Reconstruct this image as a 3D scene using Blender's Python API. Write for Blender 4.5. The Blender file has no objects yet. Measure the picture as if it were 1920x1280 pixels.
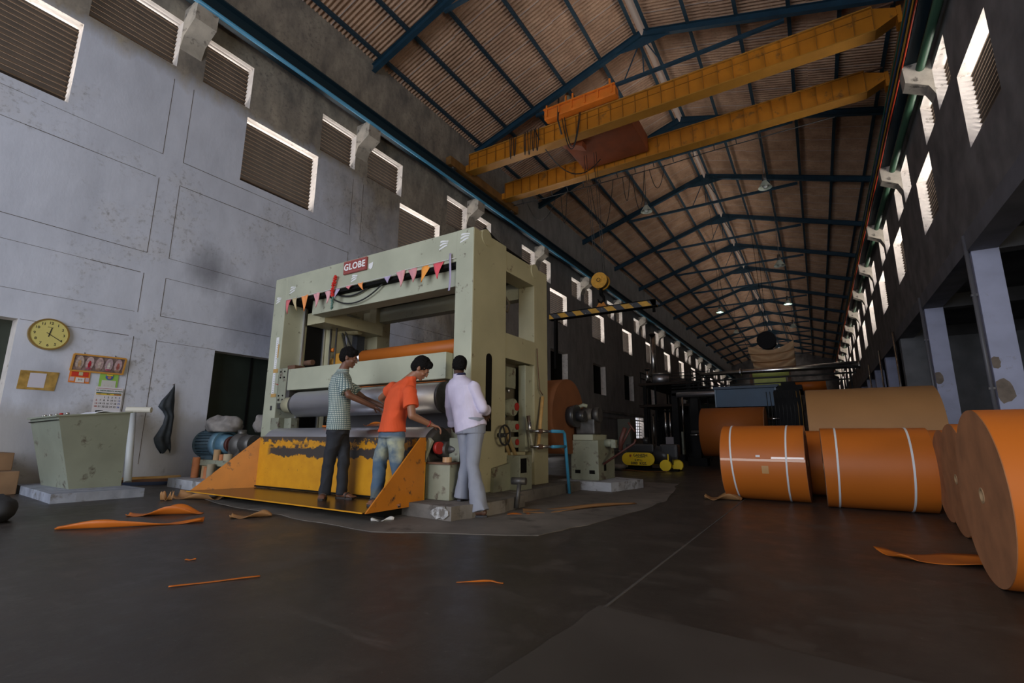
import bpy, bmesh, math, random
from mathutils import Vector, Matrix, Euler
random.seed(7)
PI = math.pi
SC = bpy.context.scene
COL = SC.collection

# ---------------------------------------------------------------- camera
cam_d = bpy.data.cameras.new('camera'); cam = bpy.data.objects.new('camera', cam_d); COL.objects.link(cam)
cam_d.sensor_width = 36.0; cam_d.lens = 912.6 / 1920 * 36.0
cam_d.clip_start = 0.05; cam_d.clip_end = 400
_p, _y, _r = math.radians(11.228), math.radians(31.783), math.radians(0.283)
_fw = Vector((-math.sin(_y)*math.cos(_p), math.cos(_y)*math.cos(_p), math.sin(_p)))
_r0 = Vector((math.cos(_y), math.sin(_y), 0)); _u0 = _r0.cross(_fw)
_rt = _r0*math.cos(_r) + _u0*math.sin(_r); _up = _rt.cross(_fw)
cam.matrix_world = Matrix(((_rt.x, _up.x, -_fw.x, 0), (_rt.y, _up.y, -_fw.y, 0), (_rt.z, _up.z, -_fw.z, 0.86), (0, 0, 0, 1)))
SC.camera = cam

# ---------------------------------------------------------------- render look
SC.view_settings.view_transform = 'Standard'; SC.view_settings.look = 'None'
SC.view_settings.gamma = 1.0; SC.view_settings.use_curve_mapping = False
SC.view_settings.exposure = 0.0
SC.cycles.max_bounces = 8; SC.cycles.diffuse_bounces = 5; SC.cycles.glossy_bounces = 3
SC.cycles.use_denoising = True
SC.cycles.sample_clamp_indirect = 4.0
SC.cycles.use_adaptive_sampling = True

# ---------------------------------------------------------------- sky
W = bpy.data.worlds.new('sky'); SC.world = W; W.use_nodes = True
_nt = W.node_tree; _bg = _nt.nodes['Background']
_bg.inputs[0].default_value = (0.93, 0.93, 1.0, 1); _bg.inputs[1].default_value = 0.9

# ---------------------------------------------------------------- daylight that enters the hall, and an added side fill
def area_light(name, loc, direction, sx, sy, power, color, spread=180):
    d = bpy.data.lights.new(name, 'AREA'); d.shape = 'RECTANGLE'; d.size = sx; d.size_y = sy
    d.energy = power; d.color = color; d.spread = math.radians(spread)
    o = bpy.data.objects.new(name, d); COL.objects.link(o); o.location = loc
    o.rotation_euler = Vector(direction).to_track_quat('-Z', 'Y').to_euler()
    return o
# the wide open loading door behind the photographer
area_light('daylight_loading_door', (-4.4, -9.2, 4.6), (-0.12, 1.0, 0.0), 10.0, 8.2, 1250, (0.80, 0.87, 1.0))
# unseen aisle doorway with a warm fill light, added to brighten side faces
area_light('aisle_side_fill', (9.7, -1.5, 2.2), (-1.0, 0.30, 0.06), 6.2, 3.6, 560, (1.0, 0.86, 0.60))
# sunlit yards beside the hall, whose light comes up through the louvres
area_light('daylight_left_yard', (-15.5, 42, 4.8), (0.72, -0.0, 0.70), 106, 3.5, 18000, (1.0, 0.93, 0.86))
area_light('daylight_right_yard', (6.6, 42, 7.2), (-0.66, 0.0, 0.75), 106, 3.0, 17000, (1.0, 0.93, 0.86))

# ---------------------------------------------------------------- materials
MATS = {}
def mat(name, color, rough=0.6, metal=0.0, var=0.0, vscale=3.0, dirt=None, dscale=6.0, damt=0.0, bump=0.0, bscale=40.0, coat=0.0, spec=0.5, emit=None, estr=0.0, coord='Object'):
    if name in MATS: return MATS[name]
    m = bpy.data.materials.new(name); m.use_nodes = True; MATS[name] = m
    nt = m.node_tree; N = nt.nodes; Lk = nt.links; b = N['Principled BSDF']
    c = tuple(color) + (1,)
    b.inputs['Base Color'].default_value = c; b.inputs['Roughness'].default_value = rough
    b.inputs['Metallic'].default_value = metal; b.inputs['Specular IOR Level'].default_value = spec
    b.inputs['Coat Weight'].default_value = coat
    if emit: b.inputs['Emission Color'].default_value = tuple(emit)+(1,); b.inputs['Emission Strength'].default_value = estr
    if var or damt or bump:
        tc = N.new('ShaderNodeTexCoord'); out = tc.outputs[coord]
    sock = None
    if var:
        n = N.new('ShaderNodeTexNoise'); n.inputs['Scale'].default_value = vscale; n.inputs['Detail'].default_value = 6; Lk.new(out, n.inputs['Vector'])
        mx = N.new('ShaderNodeMix'); mx.data_type = 'RGBA'
        mx.inputs[6].default_value = tuple(max(0, k*(1-var)) for k in color)+(1,); mx.inputs[7].default_value = tuple(min(1, k*(1+var)) for k in color)+(1,)
        mr = N.new('ShaderNodeMapRange'); mr.inputs[1].default_value = 0.3; mr.inputs[2].default_value = 0.7
        Lk.new(n.outputs[0], mr.inputs[0]); Lk.new(mr.outputs[0], mx.inputs[0]); sock = mx.outputs[2]
    if damt:
        n = N.new('ShaderNodeTexNoise'); n.inputs['Scale'].default_value = dscale; n.inputs['Detail'].default_value = 10; n.inputs['Roughness'].default_value = 0.65; Lk.new(out, n.inputs['Vector'])
        mr = N.new('ShaderNodeMapRange'); mr.inputs[1].default_value = 0.66 - 0.25*damt; mr.inputs[2].default_value = 0.74 - 0.2*damt
        Lk.new(n.outputs[0], mr.inputs[0])
        mx = N.new('ShaderNodeMix'); mx.data_type = 'RGBA'; mx.inputs[6].default_value = c; mx.inputs[7].default_value = tuple(dirt)+(1,)
        if sock: Lk.new(sock, mx.inputs[6])
        Lk.new(mr.outputs[0], mx.inputs[0]); sock = mx.outputs[2]
    if sock: Lk.new(sock, b.inputs['Base Color'])
    if bump:
        n = N.new('ShaderNodeTexNoise'); n.inputs['Scale'].default_value = bscale; n.inputs['Detail'].default_value = 4; Lk.new(out, n.inputs['Vector'])
        bp = N.new('ShaderNodeBump'); bp.inputs['Strength'].default_value = bump; bp.inputs['Distance'].default_value = 0.02
        Lk.new(n.outputs[0], bp.inputs['Height']); Lk.new(bp.outputs[0], b.inputs['Normal'])
    return m

def node_mat(name):
    m = bpy.data.materials.new(name); m.use_nodes = True; MATS[name] = m
    nt = m.node_tree; return m, nt.nodes, nt.links, nt.nodes['Principled BSDF']
def n_noise(N, L, vec, scale, detail=6, rough=0.5):
    n = N.new('ShaderNodeTexNoise'); n.inputs['Scale'].default_value = scale; n.inputs['Detail'].default_value = detail; n.inputs['Roughness'].default_value = rough
    L.new(vec, n.inputs['Vector']); return n.outputs[0]
def n_range(N, L, v, a, b, c=0.0, d=1.0):
    n = N.new('ShaderNodeMapRange'); n.inputs[1].default_value = a; n.inputs[2].default_value = b; n.inputs[3].default_value = c; n.inputs[4].default_value = d
    L.new(v, n.inputs[0]); return n.outputs[0]
def n_math(N, L, op, a, b=None, clamp=False):
    n = N.new('ShaderNodeMath'); n.operation = op; n.use_clamp = clamp
    for i, v in enumerate((a, b)):
        if v is None: continue
        if isinstance(v, (int, float)): n.inputs[i].default_value = v
        else: L.new(v, n.inputs[i])
    return n.outputs[0]
def n_mix(N, L, f, a, b):
    n = N.new('ShaderNodeMix'); n.data_type = 'RGBA'
    for i, v in ((0, f), (6, a), (7, b)):
        if isinstance(v, tuple): n.inputs[i].default_value = v + (1,)
        elif isinstance(v, (int, float)): n.inputs[i].default_value = v
        else: L.new(v, n.inputs[i])
    return n.outputs[2]

def make_wall_paint():
    m, N, L, b = node_mat('wall_paint')
    g = N.new('ShaderNodeNewGeometry'); s = N.new('ShaderNodeSeparateXYZ'); L.new(g.outputs['Position'], s.inputs[0])
    X, Y, Z = s.outputs
    mp = N.new('ShaderNodeMapping'); mp.inputs['Scale'].default_value = (1, 1, 0.45); L.new(g.outputs['Position'], mp.inputs[0])
    big = n_noise(N, L, g.outputs['Position'], 0.55, 5, 0.6); mid = n_noise(N, L, mp.outputs[0], 1.8, 8, 0.65); fine = n_noise(N, L, g.outputs['Position'], 9, 8, 0.7)
    paint = n_mix(N, L, n_range(N, L, mid, 0.3, 0.7), (0.53, 0.56, 0.655), (0.655, 0.69, 0.80))
    paint = n_mix(N, L, n_range(N, L, big, 0.55, 0.8, 0, 0.6), paint, (0.60, 0.575, 0.56))
    cem = n_mix(N, L, n_range(N, L, mid, 0.32, 0.66), (0.17, 0.155, 0.14), (0.42, 0.37, 0.30))
    cem = n_mix(N, L, n_range(N, L, fine, 0.5, 0.75, 0, 0.8), cem, (0.19, 0.17, 0.16))
    # painted below about nine metres and in the near bays; bare cement elsewhere
    zz = n_math(N, L, 'ADD', Z, n_math(N, L, 'MULTIPLY', mid, 0.9))
    fz = n_range(N, L, zz, 9.35, 9.75)
    yy = n_math(N, L, 'ADD', Y, n_math(N, L, 'MULTIPLY', big, 6.0))
    yz = n_math(N, L, 'ADD', yy, n_math(N, L, 'MULTIPLY', Z, 0.9))
    fy = n_range(N, L, yz, 18.5, 22.0)
    bare = n_math(N, L, 'MAXIMUM', fz, fy)
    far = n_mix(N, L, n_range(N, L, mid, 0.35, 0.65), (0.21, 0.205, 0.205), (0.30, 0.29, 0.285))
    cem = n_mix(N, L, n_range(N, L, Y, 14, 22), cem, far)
    c = n_mix(N, L, bare, paint, cem)
    # scuffed yellowish foot of the wall
    zf = n_math(N, L, 'ADD', Z, n_math(N, L, 'MULTIPLY', mid, 0.8))
    c = n_mix(N, L, n_range(N, L, zf, 1.9, 1.6, 0, 0.6), c, (0.36, 0.34, 0.31))
    sm = n_math(N, L, 'MULTIPLY', n_range(N, L, fine, 0.52, 0.68), n_range(N, L, big, 0.5, 0.62))
    c = n_mix(N, L, n_math(N, L, 'MULTIPLY', sm, 0.6), c, (0.13, 0.12, 0.11))
    # soot smudges above the doorway
    def blob(cy, cz, r, amt, c):
        dy = n_math(N, L, 'SUBTRACT', Y, cy); dz = n_math(N, L, 'SUBTRACT', Z, cz)
        d = n_math(N, L, 'SQRT', n_math(N, L, 'ADD', n_math(N, L, 'MULTIPLY', dy, dy), n_math(N, L, 'MULTIPLY', dz, dz)))
        d = n_math(N, L, 'ADD', d, n_math(N, L, 'MULTIPLY', mid, r*0.9))
        return n_mix(N, L, n_range(N, L, d, r*1.4, r*0.4, 0, amt), c, (0.12, 0.12, 0.14))
    c = blob(5.65, 4.7, 0.75, 0.75, c); c = blob(6.9, 3.9, 1.3, 0.55, c); c = blob(3.1, 1.75, 0.5, 0.5, c)
    L.new(c, b.inputs['Base Color']); b.inputs['Roughness'].default_value = 0.85; b.inputs['Specular IOR Level'].default_value = 0.25
    bp = N.new('ShaderNodeBump'); bp.inputs['Strength'].default_value = 0.35; bp.inputs['Distance'].default_value = 0.03
    L.new(mid, bp.inputs['Height']); L.new(bp.outputs[0], b.inputs['Normal'])
    return m
def make_floor():
    m, N, L, b = node_mat('concrete_floor')
    g = N.new('ShaderNodeNewGeometry'); P = g.outputs['Position']
    big = n_noise(N, L, P, 0.5, 6, 0.6); mid = n_noise(N, L, P, 2.6, 9, 0.7); fine = n_noise(N, L, P, 22, 6, 0.7)
    c = n_mix(N, L, n_range(N, L, big, 0.35, 0.65), (0.026, 0.022, 0.019), (0.042, 0.035, 0.030))
    c = n_mix(N, L, n_range(N, L, mid, 0.5, 0.72, 0, 0.7), c, (0.09, 0.075, 0.064))
    c = n_mix(N, L, n_range(N, L, fine, 0.62, 0.72, 0, 0.5), c, (0.15, 0.14, 0.13))
    mp = N.new('ShaderNodeMapping'); mp.inputs['Rotation'].default_value = (0, 0, 0.9); mp.inputs['Scale'].default_value = (0.6, 3.5, 1); L.new(P, mp.inputs[0])
    st = n_noise(N, L, mp.outputs[0], 1.6, 8, 0.7)
    c = n_mix(N, L, n_range(N, L, st, 0.6, 0.75, 0, 0.35), c, (0.16, 0.145, 0.13))
    L.new(c, b.inputs['Base Color'])
    L.new(n_range(N, L, mid, 0.3, 0.7, 0.30, 0.5), b.inputs['Roughness'])
    b.inputs['Specular IOR Level'].default_value = 0.32
    bp = N.new('ShaderNodeBump'); bp.inputs['Strength'].default_value = 0.15; bp.inputs['Distance'].default_value = 0.02
    L.new(mid, bp.inputs['Height']); L.new(bp.outputs[0], b.inputs['Normal'])
    return m
def make_roof():
    m, N, L, b = node_mat('roof_sheet')
    g = N.new('ShaderNodeNewGeometry'); P = g.outputs['Position']; s = N.new('ShaderNodeSeparateXYZ'); L.new(P, s.inputs[0])
    mid = n_noise(N, L, P, 1.2, 8, 0.65); fine = n_noise(N, L, P, 12, 6, 0.7)
    c = n_mix(N, L, n_range(N, L, mid, 0.35, 0.65), (0.42, 0.255, 0.16), (0.62, 0.40, 0.26))
    c = n_mix(N, L, n_range(N, L, fine, 0.5, 0.7, 0, 0.6), c, (0.30, 0.195, 0.13))
    # side laps about every metre, paler to stand in for light at the gaps
    f = n_math(N, L, 'FRACT', n_math(N, L, 'DIVIDE', s.outputs[1], 1.022))
    lap = n_range(N, L, f, 0.045, 0.035)
    c = n_mix(N, L, n_math(N, L, 'MULTIPLY', lap, 0.7), c, (0.55, 0.5, 0.48))
    L.new(c, b.inputs['Base Color']); b.inputs['Roughness'].default_value = 0.8
    return m
M_wall = make_wall_paint(); M_floor = make_floor(); M_roof = make_roof()
M_cement = mat('bare_cement', (0.19, 0.175, 0.17), 0.9, var=0.35, vscale=1.2, bump=0.3, bscale=8, coord='Object')
M_reveal = mat('window_reveal_plaster', (0.74, 0.68, 0.63), 0.9, var=0.12, vscale=4, dirt=(0.3, 0.26, 0.22), dscale=5, damt=0.25)
M_slat = mat('louvre_slat', (0.030, 0.019, 0.012), 0.75, var=0.3, vscale=3)
M_col = mat('lavender_column_paint', (0.52, 0.55, 0.74), 0.8, var=0.14, vscale=1.4, dirt=(0.26, 0.22, 0.2), dscale=1.3, damt=0.25)
M_blue = mat('blue_steel', (0.014, 0.05, 0.082), 0.5, var=0.2, vscale=3)
M_bluepipe = mat('blue_pipe_paint', (0.07, 0.27, 0.42), 0.4)
M_pedgrey = mat('machine_green_grey', (0.40, 0.41, 0.305), 0.5, var=0.10, vscale=2.2, dirt=(0.10, 0.075, 0.05), dscale=7, damt=0.14)
M_pedworn = mat('machine_green_worn', (0.26, 0.27, 0.20), 0.55, var=0.16, vscale=3, dirt=(0.09, 0.06, 0.045), dscale=6, damt=0.42)
M_plate = mat('plinth_concrete', (0.15, 0.135, 0.12), 0.9, var=0.3, vscale=3, dirt=(0.07, 0.06, 0.05), dscale=4, damt=0.35, bump=0.5, bscale=14)
M_white_plinth = mat('whitewashed_concrete', (0.40, 0.41, 0.44), 0.9, var=0.15, vscale=4, dirt=(0.2, 0.19, 0.18), dscale=6, damt=0.5, bump=0.5, bscale=14)
M_steel = mat('polished_steel', (0.66, 0.66, 0.70), 0.42, metal=1.0, var=0.06, vscale=2)
M_dksteel = mat('dark_steel', (0.10, 0.095, 0.09), 0.5, metal=0.6, var=0.3, vscale=8)
M_black = mat('black_grease_and_shade', (0.008, 0.0075, 0.007), 0.8, spec=0.1)  # also stands in for shade in slots and gaps
M_blackpaint = mat('black_paint', (0.03, 0.03, 0.032), 0.35)
M_orange = mat('orange_paper', (0.52, 0.135, 0.013), 0.5, var=0.05, vscale=1.2, spec=0.4)
M_orangecut = mat('orange_paper_roll_end', (0.36, 0.15, 0.06), 0.85, var=0.2, vscale=5)
M_kraft = mat('kraft_paper', (0.33, 0.165, 0.06), 0.65, var=0.06, vscale=1.5)
M_yelguard = None
M_cranea = mat('crane_yellow', (0.48, 0.17, 0.008), 0.5, var=0.15, vscale=1.5, dirt=(0.2, 0.09, 0.02), dscale=2.5, damt=0.3)
M_craneb = mat('crane_orange', (0.75, 0.20, 0.02), 0.5, var=0.15, vscale=2)
M_cranered = mat('crane_red_brown', (0.22, 0.05, 0.012), 0.6, var=0.2, vscale=2)
M_rust = mat('rust_brown', (0.12, 0.06, 0.035), 0.8, var=0.3, vscale=4)
M_strap = mat('white_strap', (0.72, 0.72, 0.72), 0.5)
M_white = mat('white_paint', (0.75, 0.75, 0.75), 0.5)
M_cable = mat('black_rubber', (0.02, 0.02, 0.02), 0.6)
M_green = mat('green_pipe_paint', (0.035, 0.085, 0.05), 0.45)
M_skin = mat('brown_skin', (0.15, 0.066, 0.038), 0.5, var=0.1, vscale=6)
M_wood = mat('light_wood', (0.55, 0.33, 0.12), 0.6, var=0.15, vscale=8)
M_card = mat('cardboard', (0.38, 0.24, 0.12), 0.85, var=0.1, vscale=6)
M_cardor = mat('orange_tube_card', (0.45, 0.16, 0.06), 0.8, var=0.15, vscale=6)
M_red = mat('red_paint', (0.36, 0.02, 0.015), 0.45)
M_dkdoor = mat('dark_green_door', (0.022, 0.032, 0.024), 0.55, var=0.2, vscale=2)
M_galv = mat('galvanised_pipe', (0.62, 0.60, 0.58), 0.25, metal=1.0, var=0.2, vscale=3)

# ---------------------------------------------------------------- mesh helpers
OFF = {}
def basis(d):
    d = d.normalized(); a = Vector((0, 0, 1)) if abs(d.z) < 0.9 else Vector((1, 0, 0))
    u = d.cross(a).normalized(); return u, d.cross(u).normalized()
class MB:
    def __init__(s): s.v = []; s.f = []; s.mi = []; s.sm = []; s.m = 0
    def add(s, vs, fs, smooth=False):
        o = len(s.v); s.v += [Vector(p) for p in vs]
        for f in fs: s.f.append([i+o for i in f]); s.mi.append(s.m); s.sm.append(smooth)
        return s
    def box(s, x0, x1, y0, y1, z0, z1, bev=0.0):
        if bev > 0:
            bm = bmesh.new(); bmesh.ops.create_cube(bm, size=1.0)
            for v in bm.verts: v.co = Vector(((x0+x1)/2 + v.co.x*(x1-x0), (y0+y1)/2 + v.co.y*(y1-y0), (z0+z1)/2 + v.co.z*(z1-z0)))
            bmesh.ops.bevel(bm, geom=list(bm.edges), offset=bev, segments=2, affect='EDGES', profile=0.6)
            bm.verts.index_update()
            s.add([v.co.copy() for v in bm.verts], [[v.index for v in f.verts] for f in bm.faces]); bm.free(); return s
        return s.add([(x0,y0,z0),(x1,y0,z0),(x1,y1,z0),(x0,y1,z0),(x0,y0,z1),(x1,y0,z1),(x1,y1,z1),(x0,y1,z1)],
                     [(3,2,1,0),(4,5,6,7),(0,1,5,4),(1,2,6,5),(2,3,7,6),(3,0,4,7)])
    def obox(s, c, u, v, w, a, b, h):
        c, u, v, w = Vector(c), Vector(u).normalized(), Vector(v).normalized(), Vector(w).normalized()
        P = [c + u*(a/2*i) + v*(b/2*j) + w*(h/2*k) for k in (-1, 1) for (i, j) in ((-1,-1),(1,-1),(1,1),(-1,1))]
        return s.add(P, [(3,2,1,0),(4,5,6,7),(0,1,5,4),(1,2,6,5),(2,3,7,6),(3,0,4,7)])
    def bar(s, p, q, w, h=None, up=(0,0,1)):
        p, q = Vector(p), Vector(q); d = (q-p); h = h or w
        up = Vector(up); d0 = d.normalized()
        if abs(d0.dot(up)) > 0.98: up = Vector((1, 0, 0))
        u = d0.cross(up).normalized(); v = u.cross(d0).normalized()
        return s.obox((p+q)/2, d0, u, v, d.length, w, h)
    def cyl(s, p, q, r, r2=None, n=20, caps=True, smooth=True):
        p, q = Vector(p), Vector(q); r2 = r if r2 is None else r2; u, v = basis(q-p)
        vs = []
        for c, rr in ((p, r), (q, r2)):
            for i in range(n):
                a = 2*PI*i/n; vs.append(c + (u*math.cos(a) + v*math.sin(a))*rr)
        fs = [(i, (i+1) % n, n+(i+1) % n, n+i) for i in range(n)]
        s.add(vs, fs, smooth)
        if caps: s.add(vs[:n], [tuple(range(n-1, -1, -1))]); s.add(vs[n:], [tuple(range(n))])
        return s
    def ring(s, p, q, r, ri, n=32):
        p, q = Vector(p), Vector(q); u, v = basis(q-p); vs = []
        for c, rr in ((p, r), (q, r), (q, ri), (p, ri)):
            for i in range(n):
                a = 2*PI*i/n; vs.append(c + (u*math.cos(a) + v*math.sin(a))*rr)
        fs = []
        for k in range(4):
            k2 = (k+1) % 4
            for i in range(n): fs.append((k*n+i, k*n+(i+1) % n, k2*n+(i+1) % n, k2*n+i))
        return s.add(vs, fs, False)
    def tube(s, pts, r, n=8, closed=False):
        pts = [Vector(p) for p in pts]; m = len(pts); rings = []
        u = None
        for i, p in enumerate(pts):
            a = pts[i-1] if (i > 0 or closed) else p; b = pts[(i+1) % m] if (i < m-1 or closed) else p
            d = (b-a).normalized()
            if u is None: u, v = basis(d)
            else:
                u = (u - d*u.dot(d)).normalized(); v = d.cross(u)
            rr = r[i] if isinstance(r, (list, tuple)) else r
            rings.append([p + (u*math.cos(2*PI*k/n) + v*math.sin(2*PI*k/n))*rr for k in range(n)])
        vs = [p for g in rings for p in g]; fs = []
        for i in range(m if closed else m-1):
            j = (i+1) % m
            for k in range(n): fs.append((i*n+k, i*n+(k+1) % n, j*n+(k+1) % n, j*n+k))
        if not closed: fs += [tuple(range(n-1, -1, -1)), tuple((m-1)*n+k for k in range(n))]
        return s.add(vs, fs, True)
    def prism(s, poly, axis, a, b):
        n = len(poly)
        def P(p, t):
            return {'x': (t, p[0], p[1]), 'y': (p[0], t, p[1]), 'z': (p[0], p[1], t)}[axis]
        vs = [P(p, a) for p in poly] + [P(p, b) for p in poly]
        return s.add(vs, [tuple(range(n-1, -1, -1)), tuple(range(n, 2*n))] + [(i, (i+1) % n, n+(i+1) % n, n+i) for i in range(n)])
    def ball(s, c, r, n=16, m=10, rot=None):
        c = Vector(c); r = (r, r, r) if isinstance(r, (int, float)) else r; vs = []; fs = []
        for j in range(m+1):
            t = PI*j/m
            for i in range(n):
                a = 2*PI*i/n; p = Vector((r[0]*math.sin(t)*math.cos(a), r[1]*math.sin(t)*math.sin(a), r[2]*math.cos(t)))
                if rot: p = rot @ p
                vs.append(c+p)
        for j in range(m):
            for i in range(n): fs.append((j*n+i, (j+1)*n+i, (j+1)*n+(i+1) % n, j*n+(i+1) % n))
        return s.add(vs, fs, True)
    def grid(s, fn, nu, nv, thick=0.0, smooth=True):
        vs = [Vector(fn(i/nu, j/nv)) for j in range(nv+1) for i in range(nu+1)]
        fs = [(j*(nu+1)+i, j*(nu+1)+i+1, (j+1)*(nu+1)+i+1, (j+1)*(nu+1)+i) for j in range(nv) for i in range(nu)]
        return s.add(vs, fs, smooth)
    def build(s, name, m, parent=None, loc=None):
        me = bpy.data.meshes.new(name)
        if parent is not None: off = OFF[parent.name]
        else:
            if loc is None:
                xs = [p.x for p in s.v]; ys = [p.y for p in s.v]; zs = [p.z for p in s.v]
                loc = ((min(xs)+max(xs))/2, (min(ys)+max(ys))/2, min(zs))
            off = Vector(loc)
        me.from_pydata([tuple(p-off) for p in s.v], [], s.f)
        for x in (m if isinstance(m, (list, tuple)) else [m]): me.materials.append(x)
        me.polygons.foreach_set('material_index', s.mi); me.polygons.foreach_set('use_smooth', s.sm)
        me.validate(); me.update()
        bm = bmesh.new(); bm.from_mesh(me); bmesh.ops.remove_doubles(bm, verts=bm.verts, dist=1e-5)
        bmesh.ops.recalc_face_normals(bm, faces=bm.faces); bm.to_mesh(me); bm.free()
        o = bpy.data.objects.new(name, me); COL.objects.link(o); OFF[o.name] = off.copy()
        if parent is not None: o.parent = parent
        else: o.location = off
        return o
def solidify(o, t, offset=0.0):
    md = o.modifiers.new('thickness', 'SOLIDIFY'); md.thickness = t; md.offset = offset; return o
def tag(o, label, cat, group=None, kind=None):
    o['label'] = label; o['category'] = cat
    if group: o['group'] = group
    if kind: o['kind'] = kind
    return o
def thing(name, loc, label, cat, group=None):
    o = bpy.data.objects.new(name, None); COL.objects.link(o); o.location = loc; o.empty_display_size = 0.2
    OFF[o.name] = Vector(loc); return tag(o, label, cat, group)
def struct(o): o['kind'] = 'structure'; return o
def copy_tree(o, parent=None):
    c = o.copy(); COL.objects.link(c); c.parent = parent
    for ch in [k for k in o.children]: copy_tree(ch, c)
    return c
def text_mesh(name, s, size, m, parent, origin, right, up, depth=0.003, align='CENTER', bold=0.0, xs=1.0, spacing=1.0):
    cu = bpy.data.curves.new(name, 'FONT'); cu.body = s; cu.size = size; cu.extrude = depth; cu.align_x = align; cu.align_y = 'CENTER'; cu.offset = bold; cu.space_character = spacing
    to = bpy.data.objects.new('tmp_text', cu); COL.objects.link(to)
    dg = bpy.context.evaluated_depsgraph_get(); me = bpy.data.meshes.new_from_object(to.evaluated_get(dg))
    bpy.data.objects.remove(to); me.name = name
    r = Vector(right).normalized(); u = Vector(up).normalized(); w = r.cross(u)
    off = OFF[parent.name] if parent else Vector((0, 0, 0))
    for v in me.vertices: v.co = Vector(origin) + r*v.co.x*xs + u*v.co.y + w*v.co.z - off
    me.materials.clear(); me.materials.append(m)
    o = bpy.data.objects.new(name, me); COL.objects.link(o); OFF[o.name] = off.copy()
    if parent: o.parent = parent
    return o
ORD = ['nearest', 'second', 'third', 'fourth', 'fifth', 'sixth', 'seventh', 'eighth', 'ninth', 'tenth', 'eleventh', 'twelfth', 'thirteenth', 'fourteenth', 'fifteenth', 'sixteenth', 'seventeenth', 'eighteenth', 'nineteenth', 'twentieth']
def nth(i, n=None): return ORD[i]
# ================================================================ the hall
XL, XR, XM = -11.9, 3.53, -4.19
YB, YE = -9.0, 94.0
TH = 0.42
PIL = [-1.4, 4.5, 9.7, 15.7] + [15.7 + 5.97*k for k in range(1, 13)]
up_w, big_w, dk_w = [], [], []
for i, p in enumerate(PIL):
    up_w += [(p-1.56, p-0.22), (p+0.28, p+1.62)]
    a, b = (p+1.5, p+3.66) if i != 2 else (11.56, 13.75)
    big_w.append((a, b))
    if p > 20: dk_w.append((a, b))
up_w[2] = (2.64, 4.28); up_w[3] = (4.86, 6.02); up_w[4] = (8.19, 9.50); up_w[5] = (10.02, 11.6)
UZ, BZ, DZ = (9.33, 10.55), (7.28, 9.08), (3.70, 5.66)

def wall_grid(name, x, out, holes, y0, y1, z0, z1, mats):
    ys = sorted({y0, y1} | {v for h in holes for v in h[:2] if y0 < v < y1}); zs = sorted({z0, z1} | {v for h in holes for v in h[2:] if z0 < v < z1})
    # split long runs so textures and shading stay even
    def hole(i, j):
        cy, cz = (ys[i]+ys[i+1])/2, (zs[j]+zs[j+1])/2
        return any(h[0] < cy < h[1] and h[2] < cz < h[3] for h in holes)
    ny, nz = len(ys)-1, len(zs)-1; H = [[hole(i, j) for j in range(nz)] for i in range(ny)]
    mb = MB(); xo = x + out
    for i in range(ny):
        for j in range(nz):
            a, b, c, d = ys[i], ys[i+1], zs[j], zs[j+1]
            if not H[i][j]:
                mb.m = 0; mb.add([(x,a,c),(x,b,c),(x,b,d),(x,a,d)], [(0,1,2,3)])
                mb.m = 0; mb.add([(xo,a,c),(xo,b,c),(xo,b,d),(xo,a,d)], [(0,1,2,3)])
            mb.m = 1
            if i < ny-1 and H[i][j] != H[i+1][j]: mb.add([(x,b,c),(xo,b,c),(xo,b,d),(x,b,d)], [(0,1,2,3)])
            if j < nz-1 and H[i][j] != H[i][j+1]: mb.add([(x,a,d),(xo,a,d),(xo,b,d),(x,b,d)], [(0,1,2,3)])
    return struct(mb.build(name, mats, loc=(x, 0, 0)))

holesL = [h+UZ for h in up_w] + [h+BZ for h in big_w if h[0] > 0] + [h+DZ for h in dk_w]
holesL += [(0.45, 2.60)+BZ]
holesL = [h for h in holesL if not (h[0] < 0.2 and h[1] > 0.45 and h[2] == BZ[0])]
doorsL = [(0.6, 2.53, 0.0, 2.90), (5.92, 8.05, 0.0, 2.85)]
farlow = [(37.4, 39.4, 0.9, 2.5), (43.4, 45.4, 0.9, 2.5), (49.4, 51.4, 0.9, 2.5), (22.6, 24.4, 1.05, 2.4)]
wl = wall_grid('wall_left', XL, -TH, holesL + doorsL + farlow, YB, YE, 0, 13.75, [M_wall, M_reveal])
# right wall: solid above the aisle beam, open between the columns below
holesR = [h+UZ for h in up_w] + [h+BZ for h in big_w]
wr = wall_grid('wall_right', XR, TH, holesR, YB, YE, 5.8, 13.75, [M_cement, M_reveal])
mb = MB(); mb.box(XR-0.06, XR+0.5, YB, YE, 5.32, 5.76)
struct(mb.build('trim_1', mat('aisle_beam', (0.17, 0.165, 0.18), 0.85, var=0.2, vscale=1.5)))
# joints scored in the left wall's plaster around each infill panel
M_joint = mat('plaster_joint', (0.07, 0.05, 0.035), 0.9)
mb = MB()
def hj(y0, y1, z):
    y = y0
    while y < y1-0.01:
        e = min(y1, y+random.uniform(0.8, 2.2)); w = random.uniform(0.005, 0.012); mb.box(XL-0.004, XL+0.004, y, e-random.choice((0, 0, 0.06)), z-w/2, z+w/2); y = e
def vj(y, z0, z1): mb.box(XL-0.004, XL+0.004, y-0.004, y+0.004, z0, z1)
for k in range(3):
    a = PIL[k]+0.2; b = PIL[k+1]-0.22
    for z in (7.08, 6.50, 4.74, 4.28, 3.42): hj(a, b, z)
    for (z0, z1) in ((7.08, 9.0), (4.74, 6.50), (3.42, 4.28), (0.3, 2.9)):
        vj(a, z0, z1); vj(b, z0, z1)
hj(2.55, 4.25, 2.90); hj(4.72, 5.92, 2.87)
o = mb.build('joint_lines', M_joint, wl)
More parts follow.
